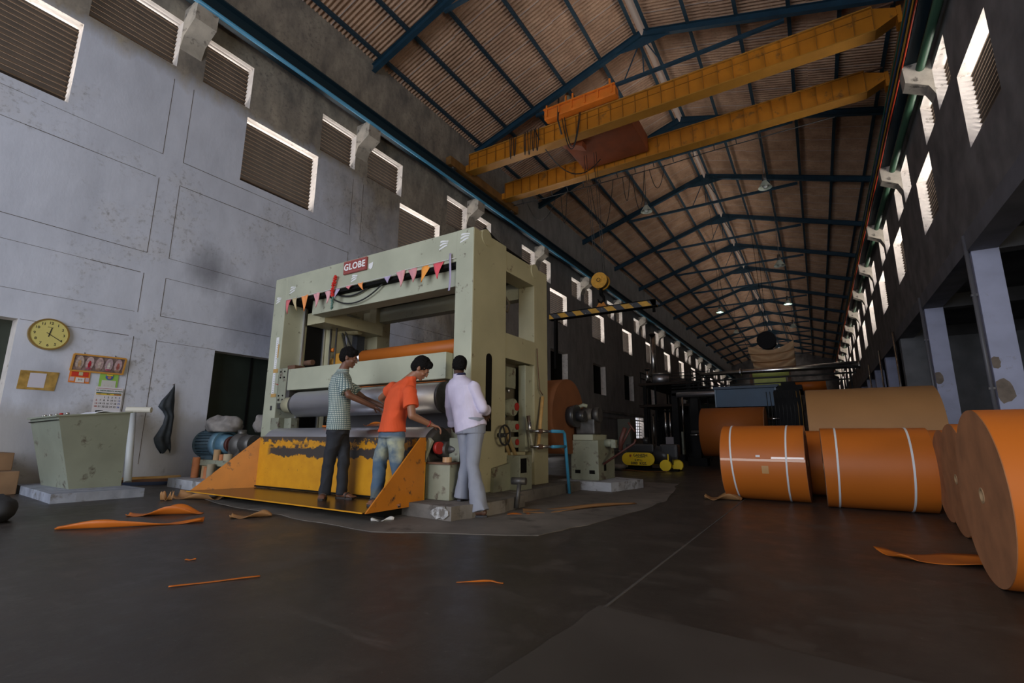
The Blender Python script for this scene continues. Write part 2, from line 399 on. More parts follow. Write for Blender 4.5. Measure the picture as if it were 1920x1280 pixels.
# pilasters standing a little proud above the paint, and bands of the bare upper wall
mb = MB()
mb.box(XL-0.05, XL+0.05, YB, YE, 5.95, 6.02) if False else None
mb.box(XL, XL+0.07, 22.0, YE, 2.55, 2.72); mb.box(XL, XL+0.05, 22.0, YE, 2.2, 2.28)
struct(mb.build('trim_2', M_cement))
mb = MB()
for side, x in ((1, XL), (-1, XR)):
    mb.m = 0 if side == 1 else 1
    y = YB
    while y < YE-0.2:                                   # rough mortar top edge under the sheets
        e = y + random.uniform(0.25, 0.6)
        h = random.uniform(0.0, 0.09); mb.box(min(x, x-side*TH), max(x, x-side*TH), y, e, 13.74, 13.80+h); y = e
struct(mb.build('trim_3', [M_wall, M_cement]))

# windows: sloping louvre slats set near the outer face
def louvre_mesh(w, h, x_in, sgn):
    mb = MB(); n = int(h/0.118); t = math.radians(42)
    for k in range(n+1):
        z = 0.02 + k*(h-0.04)/n
        u = Vector((-sgn*math.cos(t), 0, math.sin(t)))       # slat runs inward and up
        mb.obox((x_in, w/2, z), u, (0, 1, 0), u.cross(Vector((0, 1, 0))), 0.175, w, 0.012)
        mb.m = 1; e = Vector((x_in, w/2, z)) + u*0.09; mb.box(e.x-0.004, e.x+0.004, 0, w, e.z-0.014, e.z+0.008); mb.m = 0  # lip added in lighter brown, standing in for light on the slat edge
    mb.box(x_in-0.02, x_in+0.02, 0.0, 0.035, 0, h); mb.box(x_in-0.02, x_in+0.02, w-0.035, w, 0, h)
    return mb
wn = 0; cache = {}
def window(x, y0, y1, z0, z1, sgn):
    global wn
    wn += 1; key = (round(y1-y0, 2), z1-z0, sgn)
    if key not in cache:
        o = louvre_mesh(y1-y0, z1-z0, 0.0, sgn).build('window_%d' % wn, [M_slat, mat('lit_slat_edge', (0.13, 0.082, 0.048), 0.7)], loc=(0, 0, 0)); cache[key] = o.data
    else:
        o = bpy.data.objects.new('window_%d' % wn, cache[key]); COL.objects.link(o)
    o.location = (x, y0, z0); struct(o)
for (a, b, c, d) in holesL:
    if (c, d) != DZ: window(XL-0.30, a, b, c, d, -1)
for (a, b, c, d) in holesR: window(XR+0.30, a, b, c, d, 1)
# dark shuttered openings lower on the far left wall, with a pale reveal
for i, (a, b) in enumerate(dk_w):
    mb = MB(); mb.box(XL-0.40, XL-0.36, a, b, DZ[0], DZ[1]); mb.box(XL-0.36, XL-0.33, (a+b)/2-0.03, (a+b)/2+0.03, *DZ)
    wn += 1; struct(mb.build('window_%d' % wn, M_black))
for i, (a, b, c, d) in enumerate(farlow):
    mb = MB()
    for k in range(1, 7): z = c+(d-c)*k/7; mb.bar((XL-0.2, a, z), (XL-0.2, b, z), 0.04)
    for k in range(1, 4): y = a+(b-a)*k/4; mb.bar((XL-0.2, y, c), (XL-0.2, y, d), 0.04)
    wn += 1; struct(mb.build('window_%d' % wn, M_black))
for i, (a, b, c, d) in enumerate(doorsL):
    mb = MB(); mb.box(XL-0.36, XL-0.30, a, b, c, d)
    o = mb.build('door_%d' % (i+1), M_dkdoor); struct(o)
    mb = MB(); mb.box(XL-0.30, XL-0.27, (a+b)/2-0.02, (a+b)/2+0.02, c, d); mb.build('door_seam', M_black, o)

# floor: slabs with a diagonal construction joint
mb = MB(); mb.box(-14, 14, YB-6, YE+4, -0.2, 0.0)
fl = struct(mb.build('floor', M_floor))
mb = MB(); mb.bar((-1.21*.86, 1.0, 0.0005), (-1.0, 9.4, 0.0005), 0.015, 0.003)
mb.build('floor_joint', mat('joint_filler', (0.075, 0.066, 0.058), 0.8), fl)
M_patch = mat('paler_floor_screed', (0.135, 0.118, 0.10), 0.7, var=0.3, vscale=2, dirt=(0.07, 0.06, 0.05), dscale=3, damt=0.4)
def blobsheet(pts, z, jit=0.03, sub=6):
    out = []
    for i in range(len(pts)):
        a, b = Vector(pts[i]), Vector(pts[(i+1) % len(pts)])
        for k in range(sub): p = a.lerp(b, k/sub); out.append((p.x+random.uniform(-jit, jit), p.y+random.uniform(-jit, jit)))
    return out
mb = MB(); mb.prism(blobsheet([(-8.2, 3.95), (-6.77, 3.62), (-5.2, 3.50), (-3.6, 3.35), (-2.25, 4.05), (-2.0, 5.2), (-1.9, 7.2), (-2.4, 10.0), (-5, 10.5), (-5, 6), (-7.6, 4.9)], 0), 'z', 0.0005, 0.006)
mb.build('screed_patch', M_patch, fl)
mb = MB(); mb.prism(blobsheet([(-1.2, 0.6), (-1.10, 1.6), (-1.06, 2.6), (2.5, 2.2), (2.5, 0.6)], 0, 0.01), 'z', 0.0003, 0.003)
mb.build('lighter_slab', mat('lighter_slab', (0.054, 0.047, 0.041), 0.5, var=0.2, vscale=2), fl)

# roof of corrugated sheets
def roof_slope(name, x0, z0, x1, z1):
    mb = MB(); per = 0.146; n = int((YE-YB)/per*6); L = Vector((x1-x0, 0, z1-z0)); nrm = Vector((-(z1-z0), 0, (x1-x0))).normalized()
    if nrm.z < 0: nrm = -nrm
    rows = [(-0.06, 0.36, 0.0), (0.345, 0.70, 0.035), (0.685, 0.982, 0.07)]
    for (t0, t1, lift) in rows:
        vs = []
        for i in range(n+1):
            y = YB + (YE-YB)*i/n; a = 0.044*math.sin(2*PI*(y-YB)/per)
            for t, l2 in ((t0, lift), (t1, lift)):
                p = Vector((x0, y, z0)) + L*t + nrm*(a+l2); vs.append(p)
        mb.add(vs, [(2*i, 2*i+2, 2*i+3, 2*i+1) for i in range(n)], True)
    return mb
mb = roof_slope('l', XL-0.4, 13.62, XM, 16.15); mb2 = roof_slope('r', XR+0.4, 13.62, XM, 16.15)
mb.add(mb2.v, mb2.f, True)
mb.m = 1; mb.add([(XM-0.34, YB, 16.30), (XM-0.34, YE, 16.30), (XM, YE, 16.42), (XM, YB, 16.42), (XM+0.34, YE, 16.30), (XM+0.34, YB, 16.30)], [(0, 1, 2, 3), (3, 2, 4, 5)])
struct(mb.build('ceiling', [M_roof, mat('ridge_cap', (0.85, 0.80, 0.72), 0.7)], loc=(XM, 40, 13.6)))
def roofz(x): return 13.62 + (16.15-13.62)*(1-abs(x-XM)/(XM-XL+0.4))
# purlins under the sheets
px = [-11.55, -10.25, -8.9, -7.4, -5.85, -4.42, -3.96, -2.53, -0.98, 0.52, 1.87, 3.17]
for i, x in enumerate(px):
    mb = MB(); z = roofz(x)-0.035
    mb.box(x-0.035, x+0.035, YB, YE, z-0.14, z-0.03); mb.box(x-0.06, x+0.06, YB, YE, z-0.155, z-0.14)
    side = 'left' if x < XM else 'right'; k = i if side == 'left' else 11-i
    tag(mb.build('roof_purlin', mat('dark_blue_steel', (0.02, 0.05, 0.075), 0.6)), '%s steel purlin counted up from the eaves of the %s roof slope' % (['lowest', 'second', 'third', 'fourth', 'fifth', 'topmost'][k], side), 'purlin', 'purlins under the corrugated roof')
# rafter frames
FR = [-2.0, 4.0, 9.97] + [15.95 + 5.97*k for k in range(0, 13)]
def frame():
    root = thing('roof_frame', (0, 0, 0), 'x', 'roof frame')
    for s, xe, nm in ((-1, XL+0.02, 'rafter'), (1, XR-0.02, 'rafter')):
        mb = MB(); ze, za = 13.28, 15.72
        a, b = Vector((xe, 0, ze)), Vector((XM, 0, za)); d = (b-a).normalized(); w = Vector((0, 1, 0)); v = d.cross(w).normalized()
        if v.z < 0: v = -v
        L = (b-a).length
        for (off, th, wd) in ((0, 0.012, 0.16), (0.13, 0.24, 0.012), (0.26, 0.012, 0.16)): mb.obox((a+b)/2 + v*off, d, w, v, L, wd, th)
        mb.add([b+Vector((0, -0.01, -0.02)), b+Vector((0, -0.01, -0.42)), b-d*1.1+Vector((0, -0.01, 0)), b+Vector((0, 0.01, -0.02)), b+Vector((0, 0.01, -0.42)), b-d*1.1+Vector((0, 0.01, 0))], [(0,1,2),(5,4,3),(0,3,4,1),(1,4,5,2),(2,5,3,0)])
        mb.build('rafter', M_blue, root)
    mb = MB(); mb.box(-8.75, 0.37, -0.055, 0.055, 14.05, 14.09); mb.box(-8.75, 0.37, -0.012, 0.012, 14.09, 14.20); mb.build('tie_beam', M_blue, root)
    for dx in (-1.0, 0, 1.0):
        mb = MB(); mb.bar((XM+dx*0.15, 0, 15.4), (XM+dx*0.75, 0, 14.15), 0.035); mb.build('hanger', M_blue, root)
    return root
f0 = frame()
for i, y in enumerate(FR):
    o = f0 if i == 0 else copy_tree(f0)
    o.location = (0, y, 0)
    o['group'] = 'blue roof frames along the hall'
    o['label'] = ('blue steel roof frame behind the photographer' if y < 0 else '%s blue steel roof frame with rafters and tie beam, counted from the camera' % ORD[i-1])

# concrete brackets and pilasters below the runway beams
def bracket(sgn):
    mb = MB(); x0 = 0.0
    prof = [(0, 9.82), (0.12, 10.12), (0.58, 10.38), (0.60, 10.88), (0.0, 10.88)]
    mb.prism([(sgn*a, b-9.45) for a, b in prof], 'y', -0.24, 0.24); return mb
M_brk = mat('pale_concrete_bracket', (0.48, 0.43, 0.36), 0.9, var=0.2, vscale=3, dirt=(0.16, 0.14, 0.12), dscale=4, damt=0.45, bump=0.4, bscale=10)
for side, X, sgn in (('left', XL, 1), ('right', XR, -1)):
    me = None
    for i, p in enumerate(PIL):
        if me is None: o = bracket(sgn).build('crane_bracket', M_brk, loc=(0, 0, 0)); me = o.data
        else: o = bpy.data.objects.new('crane_bracket', me); COL.objects.link(o)
        o.location = (X, p + (0.02 if i else 0), 9.45)
        tag(o, ('%s concrete bracket counted from the camera under the %s crane runway beam' % (ORD[i-1] if i else 'hindmost', side)), 'concrete bracket', 'concrete brackets on the %s wall' % side)
# runway beams
for side, X in (('left', XL+0.42), ('right', XR-0.42)):
    r = thing('crane_runway_beam', (X, 42, 10.9), 'long blue steel runway beam for the overhead crane on the %s wall' % side, 'runway beam')
    mb = MB(); mb.box(X-0.13, X+0.13, YB, YE, 10.88, 10.92); mb.box(X-0.012, X+0.012, YB, YE, 10.92, 11.30); mb.box(X-0.16, X+0.16, YB, YE, 11.30, 11.34); mb.build('beam', mat('runway_blue', (0.008, 0.028, 0.042), 0.6), r)
    mb = MB(); mb.box(X-0.035, X+0.035, YB, YE, 11.34, 11.42); mb.build('crane_rail', M_rust, r)
# conduit on the left beam foot, green pipe and coloured feeder lines on the right
mb = MB(); mb.cyl((XL+0.50, YB, 10.98), (XL+0.50, YE, 10.98), 0.055, n=12); mb.v = [Vector((p.x+0.10, p.y, p.z-0.16)) for p in mb.v]
tag(mb.build('blue_pipe', M_bluepipe), 'pale blue pipe running along the left runway beam', 'pipe')
# ---------------------------------------------------------------- right aisle, end walls
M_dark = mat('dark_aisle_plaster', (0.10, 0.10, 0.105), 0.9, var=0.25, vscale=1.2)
mb = MB(); mb.box(9.0, 9.3, YB, -4.7, 0, 5.76); mb.box(9.0, 9.3, 1.7, YE, 0, 5.76); mb.box(9.0, 9.3, -4.7, 1.7, 4.1, 5.76); struct(mb.build('wall_aisle', M_dark))  # unseen opening left near the camera for the added fill light
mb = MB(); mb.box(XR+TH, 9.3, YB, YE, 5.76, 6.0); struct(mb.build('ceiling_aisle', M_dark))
mb = MB(); mb.box(XL-TH, 9.3, YE, YE+0.3, 0, 16.3); struct(mb.build('wall_far', M_cement))
mb = MB()
mb.box(XL-TH, -9.6, YB-0.3, YB, 0, 16.3); mb.box(0.8, 9.3, YB-0.3, YB, 0, 16.3); mb.box(-9.6, 0.8, YB-0.3, YB, 9.0, 16.3)
struct(mb.build('wall_back', M_cement))
colY = [9.2, 15.2, 21.4] + [27.4 + 5.97*k for k in range(0, 11)]
M_patchc = mat('bare_render_patch', (0.27, 0.22, 0.18), 0.95, var=0.2, vscale=6)
for i, y in enumerate(colY):
    mb = MB(); w = 0.5 if i != 3 else 1.35; mb.box(3.55, 3.55+w, y, y+0.5, 0, 5.76, 0.012 if i < 3 else 0)
    c = mb.build('column', M_col if i != 3 else mat('grey_pier', (0.22, 0.225, 0.24), 0.85, var=0.2, vscale=1.5))
    tag(c, ['tall lavender painted column at the right edge of the photo beside the nearest roll', 'tall lavender column with peeling patches behind the nearest orange roll', 'lavender column rising behind the end of the kraft paper roll', 'wide grey concrete pier behind the kraft paper roll'][i] if i < 4 else '%s column of the right hand aisle, far down the hall' % ORD[i], 'column')
    if i in (1, 2):
        for (cx, cz, r) in (((3.62, 2.62, 0.10), (3.66, 1.95, 0.19)) if i == 1 else ((3.63, 2.9, 0.15),)):
            mb = MB(); mb.prism([(cx+r*random.uniform(0.7, 1.15)*math.cos(a*PI/7), cz+1.5*r*random.uniform(0.75, 1.1)*math.sin(a*PI/7)) for a in range(14)], 'y', y-0.006, y+0.002)
            for v in mb.v: v.x = max(v.x, 3.552)
            mb.build('peeled_patch', M_patchc, c)
for i, y in enumerate(colY[1:3]):
    mb = MB(); mb.cyl((3.46, y-0.03, 0), (3.46, y-0.03, 5.72), 0.045, n=12); mb.box(3.40, 3.52, y-0.07, y+0.01, 2.0, 2.05); mb.box(3.40, 3.52, y-0.07, y+0.01, 4.2, 4.25)
    tag(mb.build('drain_pipe', mat('grey_conduit', (0.16, 0.16, 0.18), 0.4)), 'grey vertical drain pipe on the edge of the %s lavender column' % ['nearer', 'farther'][i], 'pipe')
for i, y in enumerate(colY[:4]):
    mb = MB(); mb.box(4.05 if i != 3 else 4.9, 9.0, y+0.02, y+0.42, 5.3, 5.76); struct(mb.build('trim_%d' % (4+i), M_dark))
mb = MB(); mb.box(4.95, 9.0, 27.5, 27.8, 0, 5.3); struct(mb.build('wall_cross', mat('grey_pier', (0.2, 0.2, 0.21))))
# green pipe and coloured lines along the right runway
mb = MB(); mb.cyl((XR-0.29, YB, 10.86), (XR-0.29, YE, 10.86), 0.10, n=14)
mb.v = [Vector((p.x+0.06, p.y, p.z-0.17)) for p in mb.v]
for i, (x, z, c, n) in enumerate(((2.80, 11.12, (0.03, 0.16, 0.12), 'dark green'), (2.845, 11.04, (0.03, 0.10, 0.22), 'blue'), (2.89, 10.96, (0.65, 0.36, 0.05), 'yellow'), (2.935, 10.88, (0.6, 0.06, 0.02), 'red'))):
    m2 = MB(); m2.tube([(x, YB + k*2.985, z + (0 if k % 2 else -0.03)) for k in range(35)], 0.021, 6)
    tag(m2.build('feeder_cable', mat('feeder_'+n.split()[-1], c, 0.45)), '%s feeder line running along the right crane runway beam' % n, 'cable', 'coloured feeder lines on the right runway')
tag(mb.build('green_pipe', M_green), 'thick green pipe running under the right crane runway beam', 'pipe')

# ---------------------------------------------------------------- overhead crane
cr = thing('overhead_crane', (XM, 16, 11.4), 'yellow double girder overhead crane with orange trolley spanning the hall', 'crane')
def girder(y, nm, lines):
    mb = MB(); x0, x1 = -11.15, 2.35
    mb.box(x0, x1, y-0.14, y+0.14, 11.62, 12.32)
    mb.prism([(x1, 11.62), (x1, 12.32), (x1+0.5, 12.1), (x1+0.5, 11.86)], 'y', y-0.14, y+0.14)
    g = mb.build(nm, M_cranea, cr)
    mb = MB(); mb.box(x0, x1+0.02, y-0.21, y+0.21, 11.585, 11.62); mb.box(x0, x1, y-0.21, y+0.21, 12.32, 12.355)
    mb.add([(x1+0.02, y-0.21, 11.585), (x1+0.02, y+0.21, 11.585), (x1+0.52, y+0.21, 11.83), (x1+0.52, y-0.21, 11.83)], [(0,1,2,3)]); mb.build('flange', mat('crane_flange', (0.40, 0.18, 0.022), 0.5, var=0.1), g)
    mb = MB(); n = 31
    for k in range(n+1):
        x = x0 + (x1-x0)*k/n; mb.box(x-0.008, x+0.008, y-0.20, y-0.14, 11.62, 12.32); mb.box(x-0.008, x+0.008, y+0.14, y+0.20, 11.62, 12.32)
    if lines: mb.box(x0, x1, y-0.165, y-0.14, 12.10, 12.115)
    mb.build('stiffener_plates', mat('crane_stiffener_shaded', (0.30, 0.12, 0.01), 0.6), g)  # crane paint darkened, the plates' cast shade put into the colour
    mb = MB(); mb.box(x0, x1+0.5, y-0.03, y+0.03, 12.355, 12.40); mb.build('trolley_rail', M_rust, g)
girder(14.75, 'girder', True); girder(17.5, 'girder', False)
for x, nm in ((-11.45, 'left'), (3.08, 'right')):
    mb = MB(); mb.box(x-0.13, x+0.13, 13.6, 18.8, 11.50, 11.86, 0.02)
    e = mb.build('end_carriage', mat('crane_dark', (0.22, 0.11, 0.03), 0.6, var=0.3), cr)
    for y in (13.95, 18.4):
        mb = MB(); mb.cyl((x-0.07, y, 11.56), (x+0.07, y, 11.56), 0.14); mb.build('wheel', M_dksteel, e)
for y in (14.75, 17.5):
    mb = MB(); mb.box(-11.32, -11.15, y-0.18, y+0.18, 11.62, 11.9); mb.build('girder_bracket', M_cranea, cr); mb = MB(); mb.box(2.85, 2.95, y-0.18, y+0.18, 11.6, 12.1); mb.build('girder_bracket', M_cranea, cr)
# trolley
tr = MB(); tr.box(-7.5, -4.75, 14.3, 14.62, 12.42, 12.78, 0.02); tr.box(-7.5, -4.75, 17.6, 17.9, 12.42, 12.74, 0.02); tr.box(-7.4, -7.15, 14.6, 17.6, 12.45, 12.7); tr.box(-5.1, -4.85, 14.6, 17.6, 12.45, 12.7)
t = tr.build('trolley', M_craneb, cr)
mb = MB(); mb.box(-7.5, -4.75, 14.22, 14.30, 12.78, 12.82); 
for k in range(6): x = -7.4+k*0.5; mb.box(x, x+0.05, 14.24, 14.30, 12.5, 12.78)
mb.build('running_board', M_craneb, t)
mb = MB(); mb.box(-7.15, -4.5, 15.1, 17.2, 11.75, 12.42, 0.03); mb.prism([(-7.3, 11.9), (-6.4, 11.5), (-6.4, 12.2), (-7.3, 12.4)], 'y', 15.2, 15.6); mb.build('hoist_housing', M_cranered, t)
mb = MB(); mb.box(-6.2, -5.3, 15.6, 16.2, 12.8, 13.25, 0.02); mb.build('electric_box', mat('box_grey', (0.42, 0.40, 0.34), 0.6), t)
mb = MB(); mb.cyl((-6.9, 15.1, 12.9), (-6.9, 16.9, 12.9), 0.26, n=24); mb.build('rope_drum', M_dksteel, t)
for x in (-7.4, -6.62, -6.35, -4.95):
    mb = MB(); mb.box(x-0.03, x+0.03, 14.3, 14.36, 12.78, 13.1 if x > -7 else 13.0); mb.build('handrail_post', M_craneb, t)
# hanging feeder loops
mb = MB()
def sag(a, b, d, r, n=14, M=None):
    a, b = Vector(a), Vector(b); return [a.lerp(b, k/n) - Vector((0, 0, 4*d*(k/n)*(1-k/n))) for k in range(n+1)]
for (a, b, d) in ((-9.1, -9.0, 0.9), (-8.95, -8.8, 0.85), (-8.45, -8.36, 0.95), (-8.30, -8.15, 1.0), (-8.12, -7.98, 0.9), (-7.95, -7.8, 0.95), (-6.85, -6.1, 1.35), (-6.75, -6.15, 1.25)):
    mb.tube(sag((a, 14.45, 12.35), (b, 14.42, 12.3), d, 0.02), 0.017, 6)
mb.tube(sag((-8.0, 14.44, 12.3), (-6.2, 16.9, 12.0), 1.3, 0.02), 0.02, 6); mb.tube([(-6.9, 14.3, 13.1), (-6.92, 14.25, 12.2), (-6.8, 14.3, 11.6)], 0.03, 6)
mb.build('festoon_cables', M_cable, cr)
mb = MB(); mb.tube([(-11.0, 17.85, 11.45), (-8, 17.9, 11.4), (-4, 17.9, 11.36), (-2.5, 17.9, 11.42), (1.5, 17.9, 11.4)], 0.018, 6)
for k in range(14): x = -10.5+k*0.75; mb.bar((x, 17.9, 11.42), (x, 17.75, 11.62), 0.03)
for (a, b, d) in ((-10.3, -8.8, 1.0), (-8.6, -8.3, 1.4), (-5.8, -5.5, 1.1), (-5.4, -4.9, 1.6), (-4.7, -4.1, 0.9), (-7.2, -6.2, 2.1)):
    mb.tube(sag((a, 17.9, 11.4), (b, 17.9, 11.4), d, 0.02), 0.014, 6)
mb.build('feeder_wire', M_cable, cr)
mb = MB()
for x, x2 in ((-6.75, -6.40), (-6.66, -6.33), (-6.35, -6.12), (-6.25, -6.05)): mb.cyl((x, 16.2, 11.75), (x2, 16.2, 6.6), 0.010, n=6)
mb.build('hoist_ropes', M_dksteel, cr)
# pulley block and striped lifting beam
hb = thing('hook_block', (-6.23, 16.2, 6.05), 'round yellow crane pulley block hanging above the striped lifting beam', 'pulley block')
mb = MB(); mb.cyl((-6.23, 16.02, 6.5), (-6.23, 16.10, 6.5), 0.30, n=32); mb.cyl((-6.23, 16.30, 6.5), (-6.23, 16.38, 6.5), 0.30, n=32); mb.cyl((-6.23, 15.98, 6.5), (-6.23, 16.02, 6.5), 0.10, n=20); mb.build('side_plate', mat('pulley_yellow', (0.66, 0.33, 0.03), 0.5, var=0.2, vscale=6, dirt=(0.2, 0.1, 0.02), dscale=9, damt=0.3), hb)
mb = MB(); mb.cyl((-6.23, 16.10, 6.5), (-6.23, 16.30, 6.5), 0.26, n=32); mb.build('sheave', M_dksteel, hb)
mb = MB(); mb.ring((-6.23, 15.972, 6.5), (-6.23, 15.982, 6.5), 0.075, 0.055, 20); mb.build('hub_ring', M_black, hb)
mb = MB(); mb.cyl((-6.23, 16.2, 6.22), (-6.23, 16.2, 6.0), 0.06, n=12); mb.tube([(-6.23, 16.2, 6.02), (-6.14, 16.2, 5.9), (-6.12, 16.2, 5.78), (-6.22, 16.2, 5.68), (-6.33, 16.2, 5.74), (-6.36, 16.2, 5.84)], [0.06, 0.055, 0.05, 0.05, 0.04, 0.02], 10); mb.build('hook', M_black, hb)
lb = thing('lifting_beam', (-6.28, 16.2, 5.3), 'black and yellow striped steel lifting beam hanging from the crane hook', 'lifting beam')
mb = MB(); mb.box(-8.31, -4.24, 16.1, 16.3, 5.30, 5.50); mb.build('beam', mat('beam_yellow', (0.62, 0.33, 0.04), 0.6, var=0.2, vscale=5, dirt=(0.2, 0.1, 0.03), dscale=12, damt=0.3), lb)
mb = MB(); mb.box(-8.31, -4.24, 16.07, 16.33, 5.495, 5.52); mb.box(-8.31, -4.24, 16.07, 16.33, 5.28, 5.305); mb.build('flange', M_black, lb)
mb = MB()
for k in range(7): x = -8.1+k*0.62; mb.prism([(x, 5.305), (x+0.3, 5.305), (x+0.12, 5.495), (x-0.18, 5.495)], 'y', 16.09, 16.1)
mb.prism([(-4.36, 5.305), (-4.24, 5.305), (-4.24, 5.495), (-4.46, 5.495)], 'y', 16.09, 16.1)
mb.build('stripes', mat('worn_black', (0.05, 0.05, 0.055), 0.6, var=0.1, dirt=(0.45, 0.45, 0.42), dscale=16, damt=0.2, vscale=4), lb)
mb = MB(); mb.prism([(-6.45, 5.5), (-6.0, 5.5), (-6.15, 5.72), (-6.3, 5.72)], 'y', 16.17, 16.23); mb.build('lifting_lug', M_cranea, lb)
mb = MB(); mb.bar((-8.08, 16.2, 5.3), (-8.08, 16.2, 4.95), 0.14, 0.1); mb.bar((-8.08, 16.2, 4.95), (-8.09, 16.2, 3.4), 0.20, 0.08)
mb.build('hanging_arm', M_black, lb)
mb = MB(); mb.cyl((-4.35, 16.2, 5.3), (-4.35, 16.2, 5.1), 0.05, n=10); mb.build('end_pin', M_black, lb)
# lamps
def lamp(x, y, z, top, label, lit, i):
    r = thing('hanging_lamp', (x, y, z), label, 'lamp', 'bell lamps hung from the roof frames')
    mb = MB(); mb.cyl((x, y, z), (x, y, z+0.30), 0.27, 0.09, n=24, caps=False); mb.build('lamp_shade', mat('lamp_enamel', (0.45, 0.5, 0.42), 0.4), r)
    mb = MB(); mb.cyl((x, y, z+0.30), (x, y, z+0.62), 0.09, 0.07, n=16); mb.build('ballast', M_dksteel, r)
    if top > z+0.7:
        mb = MB(); mb.cyl((x, y, z+0.6), (x, y, top), 0.015, n=6); mb.build('rod', M_dksteel, r)
    mb = MB(); mb.ball((x, y, z+0.10), (0.10, 0.10, 0.13), 12, 8)
    mb.build('bulb', mat('bulb_lit', (0.9, 0.95, 1), 0.4, emit=(0.8, 1.0, 1.0), estr=14) if lit else mat('bulb_off', (0.5, 0.52, 0.5), 0.3), r)
lamp(-5.99, 21.92, 11.6, 14.06, 'unlit bell lamp hanging just behind the crane over the left half of the hall', False, 0)
lamp(-0.9, 21.92, 11.4, 14.06, 'unlit bell lamp behind the crane on the right half of the hall', False, 1)
lamp(-5.60, 39.83, 10.55, 14.06, 'lit bell lamp with a greenish glow on the left, far down the hall', True, 2)
lamp(-0.96, 39.83, 10.55, 14.06, 'lit bell lamp far down the hall on the right', True, 3)
lamp(-0.85, 27.89, 9.75, 14.06, 'unlit bell lamp between the crane and the lit right lamp', False, 4)
lamp(-5.95, 51.77, 11.2, 14.06, 'small unlit bell lamp beyond the lit left lamp', False, 5)
lamp(-0.90, 45.8, 10.0, 14.06, 'small unlit bell lamp beyond the lit right lamp', False, 6)
mb = MB(); mb.cyl((-7.15, 15.6, 13.2), (-7.15, 15.6, 13.75), 0.26, 0.2, n=20); mb.cyl((-7.15, 15.6, 13.75), (-7.15, 15.6, 14.1), 0.14, n=12)
tag(mb.build('roof_lamp', mat('drum_grey', (0.28, 0.26, 0.18), 0.6)), 'grey drum shaped lamp under the roof just above the crane trolley', 'lamp')
# ================================================================ slitter winder machine
MX0, MX1, MY0, MY1, ZT = -8.40, -3.81, 5.12, 7.30, 3.76
ma = thing('slitter_winder', (-6.1, 6.2, 0), 'huge pale green paper slitting machine with a tall portal frame and steel rollers', 'paper machine')
M_warmlit = mat('machine_side_warm_lit', (0.41, 0.38, 0.245), 0.5, var=0.10, vscale=1.8, dirt=(0.12, 0.08, 0.05), dscale=6, damt=0.12)  # same paint as the frame, with warm side light put into its colour
mb = MB()
# front portal frame
mb.box(-4.11, MX1, MY0, 5.97, 0.15, ZT, 0.012)
mb.box(MX0, -8.04, MY0, 5.97, 0.15, ZT-0.02, 0.012)
mb.build('portal_post', M_pedgrey, ma) if False else None
def part(name, m, f, parent=None):
    b = MB(); f(b); return b.build(name, m, parent or ma)
pr_ = part('portal_post', M_pedgrey, lambda b: b.box(-4.11, MX1, MY0, 5.97, 0.15, ZT, 0.012))
pl_ = part('portal_post', M_pedgrey, lambda b: b.box(MX0, -8.04, MY0, 5.97, 0.15, ZT, 0.012))
part('head_beam', M_pedgrey, lambda b: b.box(-8.05, -4.10, MY0+0.003, MY0+0.40, 3.30, ZT-0.003, 0.008))
part('upper_cross_beam', M_pedgrey, lambda b: (b.box(-7.45, -4.11, MY0+0.14, MY0+0.42, 2.99, 3.25, 0.01)))
part('beam_shadow_gap', M_black, lambda b: b.box(-8.03, -4.112, MY0+0.02, MY0+0.5, 3.245, 3.299))  # black box filling the gap, standing in for its shade
# side frames behind the posts: openings left between the bars
def side(x0, x1, nm):
    b = MB()
    b.box(x0, x1, 5.97, 7.3, 3.36, 3.69, 0.008)
    b.box(x0, x1, 6.84, 7.3, 0.15, 3.37, 0.008)
    b.box(x0, x1, 5.97, 6.85, 2.02, 2.40, 0.006)
    b.box(x0, x1, 5.97, 6.55, 0.15, 0.66, 0.006)
    return b.build(nm, M_warmlit, ma)
side(-4.11, MX1, 'side_frame'); side(MX0, -8.04, 'side_frame')
# skin on the right post carrying the warm-light tint, with a long slot
b = MB(); b.box(MX1, MX1+0.006, MY0+0.01, 5.96, 0.16, ZT-0.01); fc = b.build('warm_tint_skin', M_warmlit, ma)
b = MB(); pts = [(5.46, 0.95), (5.60, 0.95), (5.60, 1.95)] + [(5.53+0.07*math.cos(a*PI/8), 1.95+0.07*math.sin(a*PI/8)) for a in range(1, 8)] + [(5.46, 1.95)]
b.prism(pts, 'x', MX1+0.004, MX1+0.012); b.build('slot', M_black, fc)  # black plate standing in for the shade inside the slot
b = MB(); pts = [(5.46+0, 0.95)];
b.box(MX1+0.004, MX1+0.014, 6.28, 6.42, 0.28, 0.5); b.build('cable_port', M_black, fc)
# top cable line and rounded corner boss
for (y_, z_) in ((5.42, ZT-0.06), (6.85, 3.62)): b = MB(); b.cyl((-4.0, y_, z_), (MX1+0.02, y_, z_), 0.12, n=20); b.build('chain_guard', M_warmlit, ma)
b = MB(); b.tube([(-3.86, 5.45, ZT+0.09), (-3.86, 5.7, ZT+0.02), (-3.86, 6.0, ZT-0.02), (-3.86, 6.4, 3.72), (-3.86, 6.7, 3.70)], 0.035, 8); b.build('chain', M_black, ma)
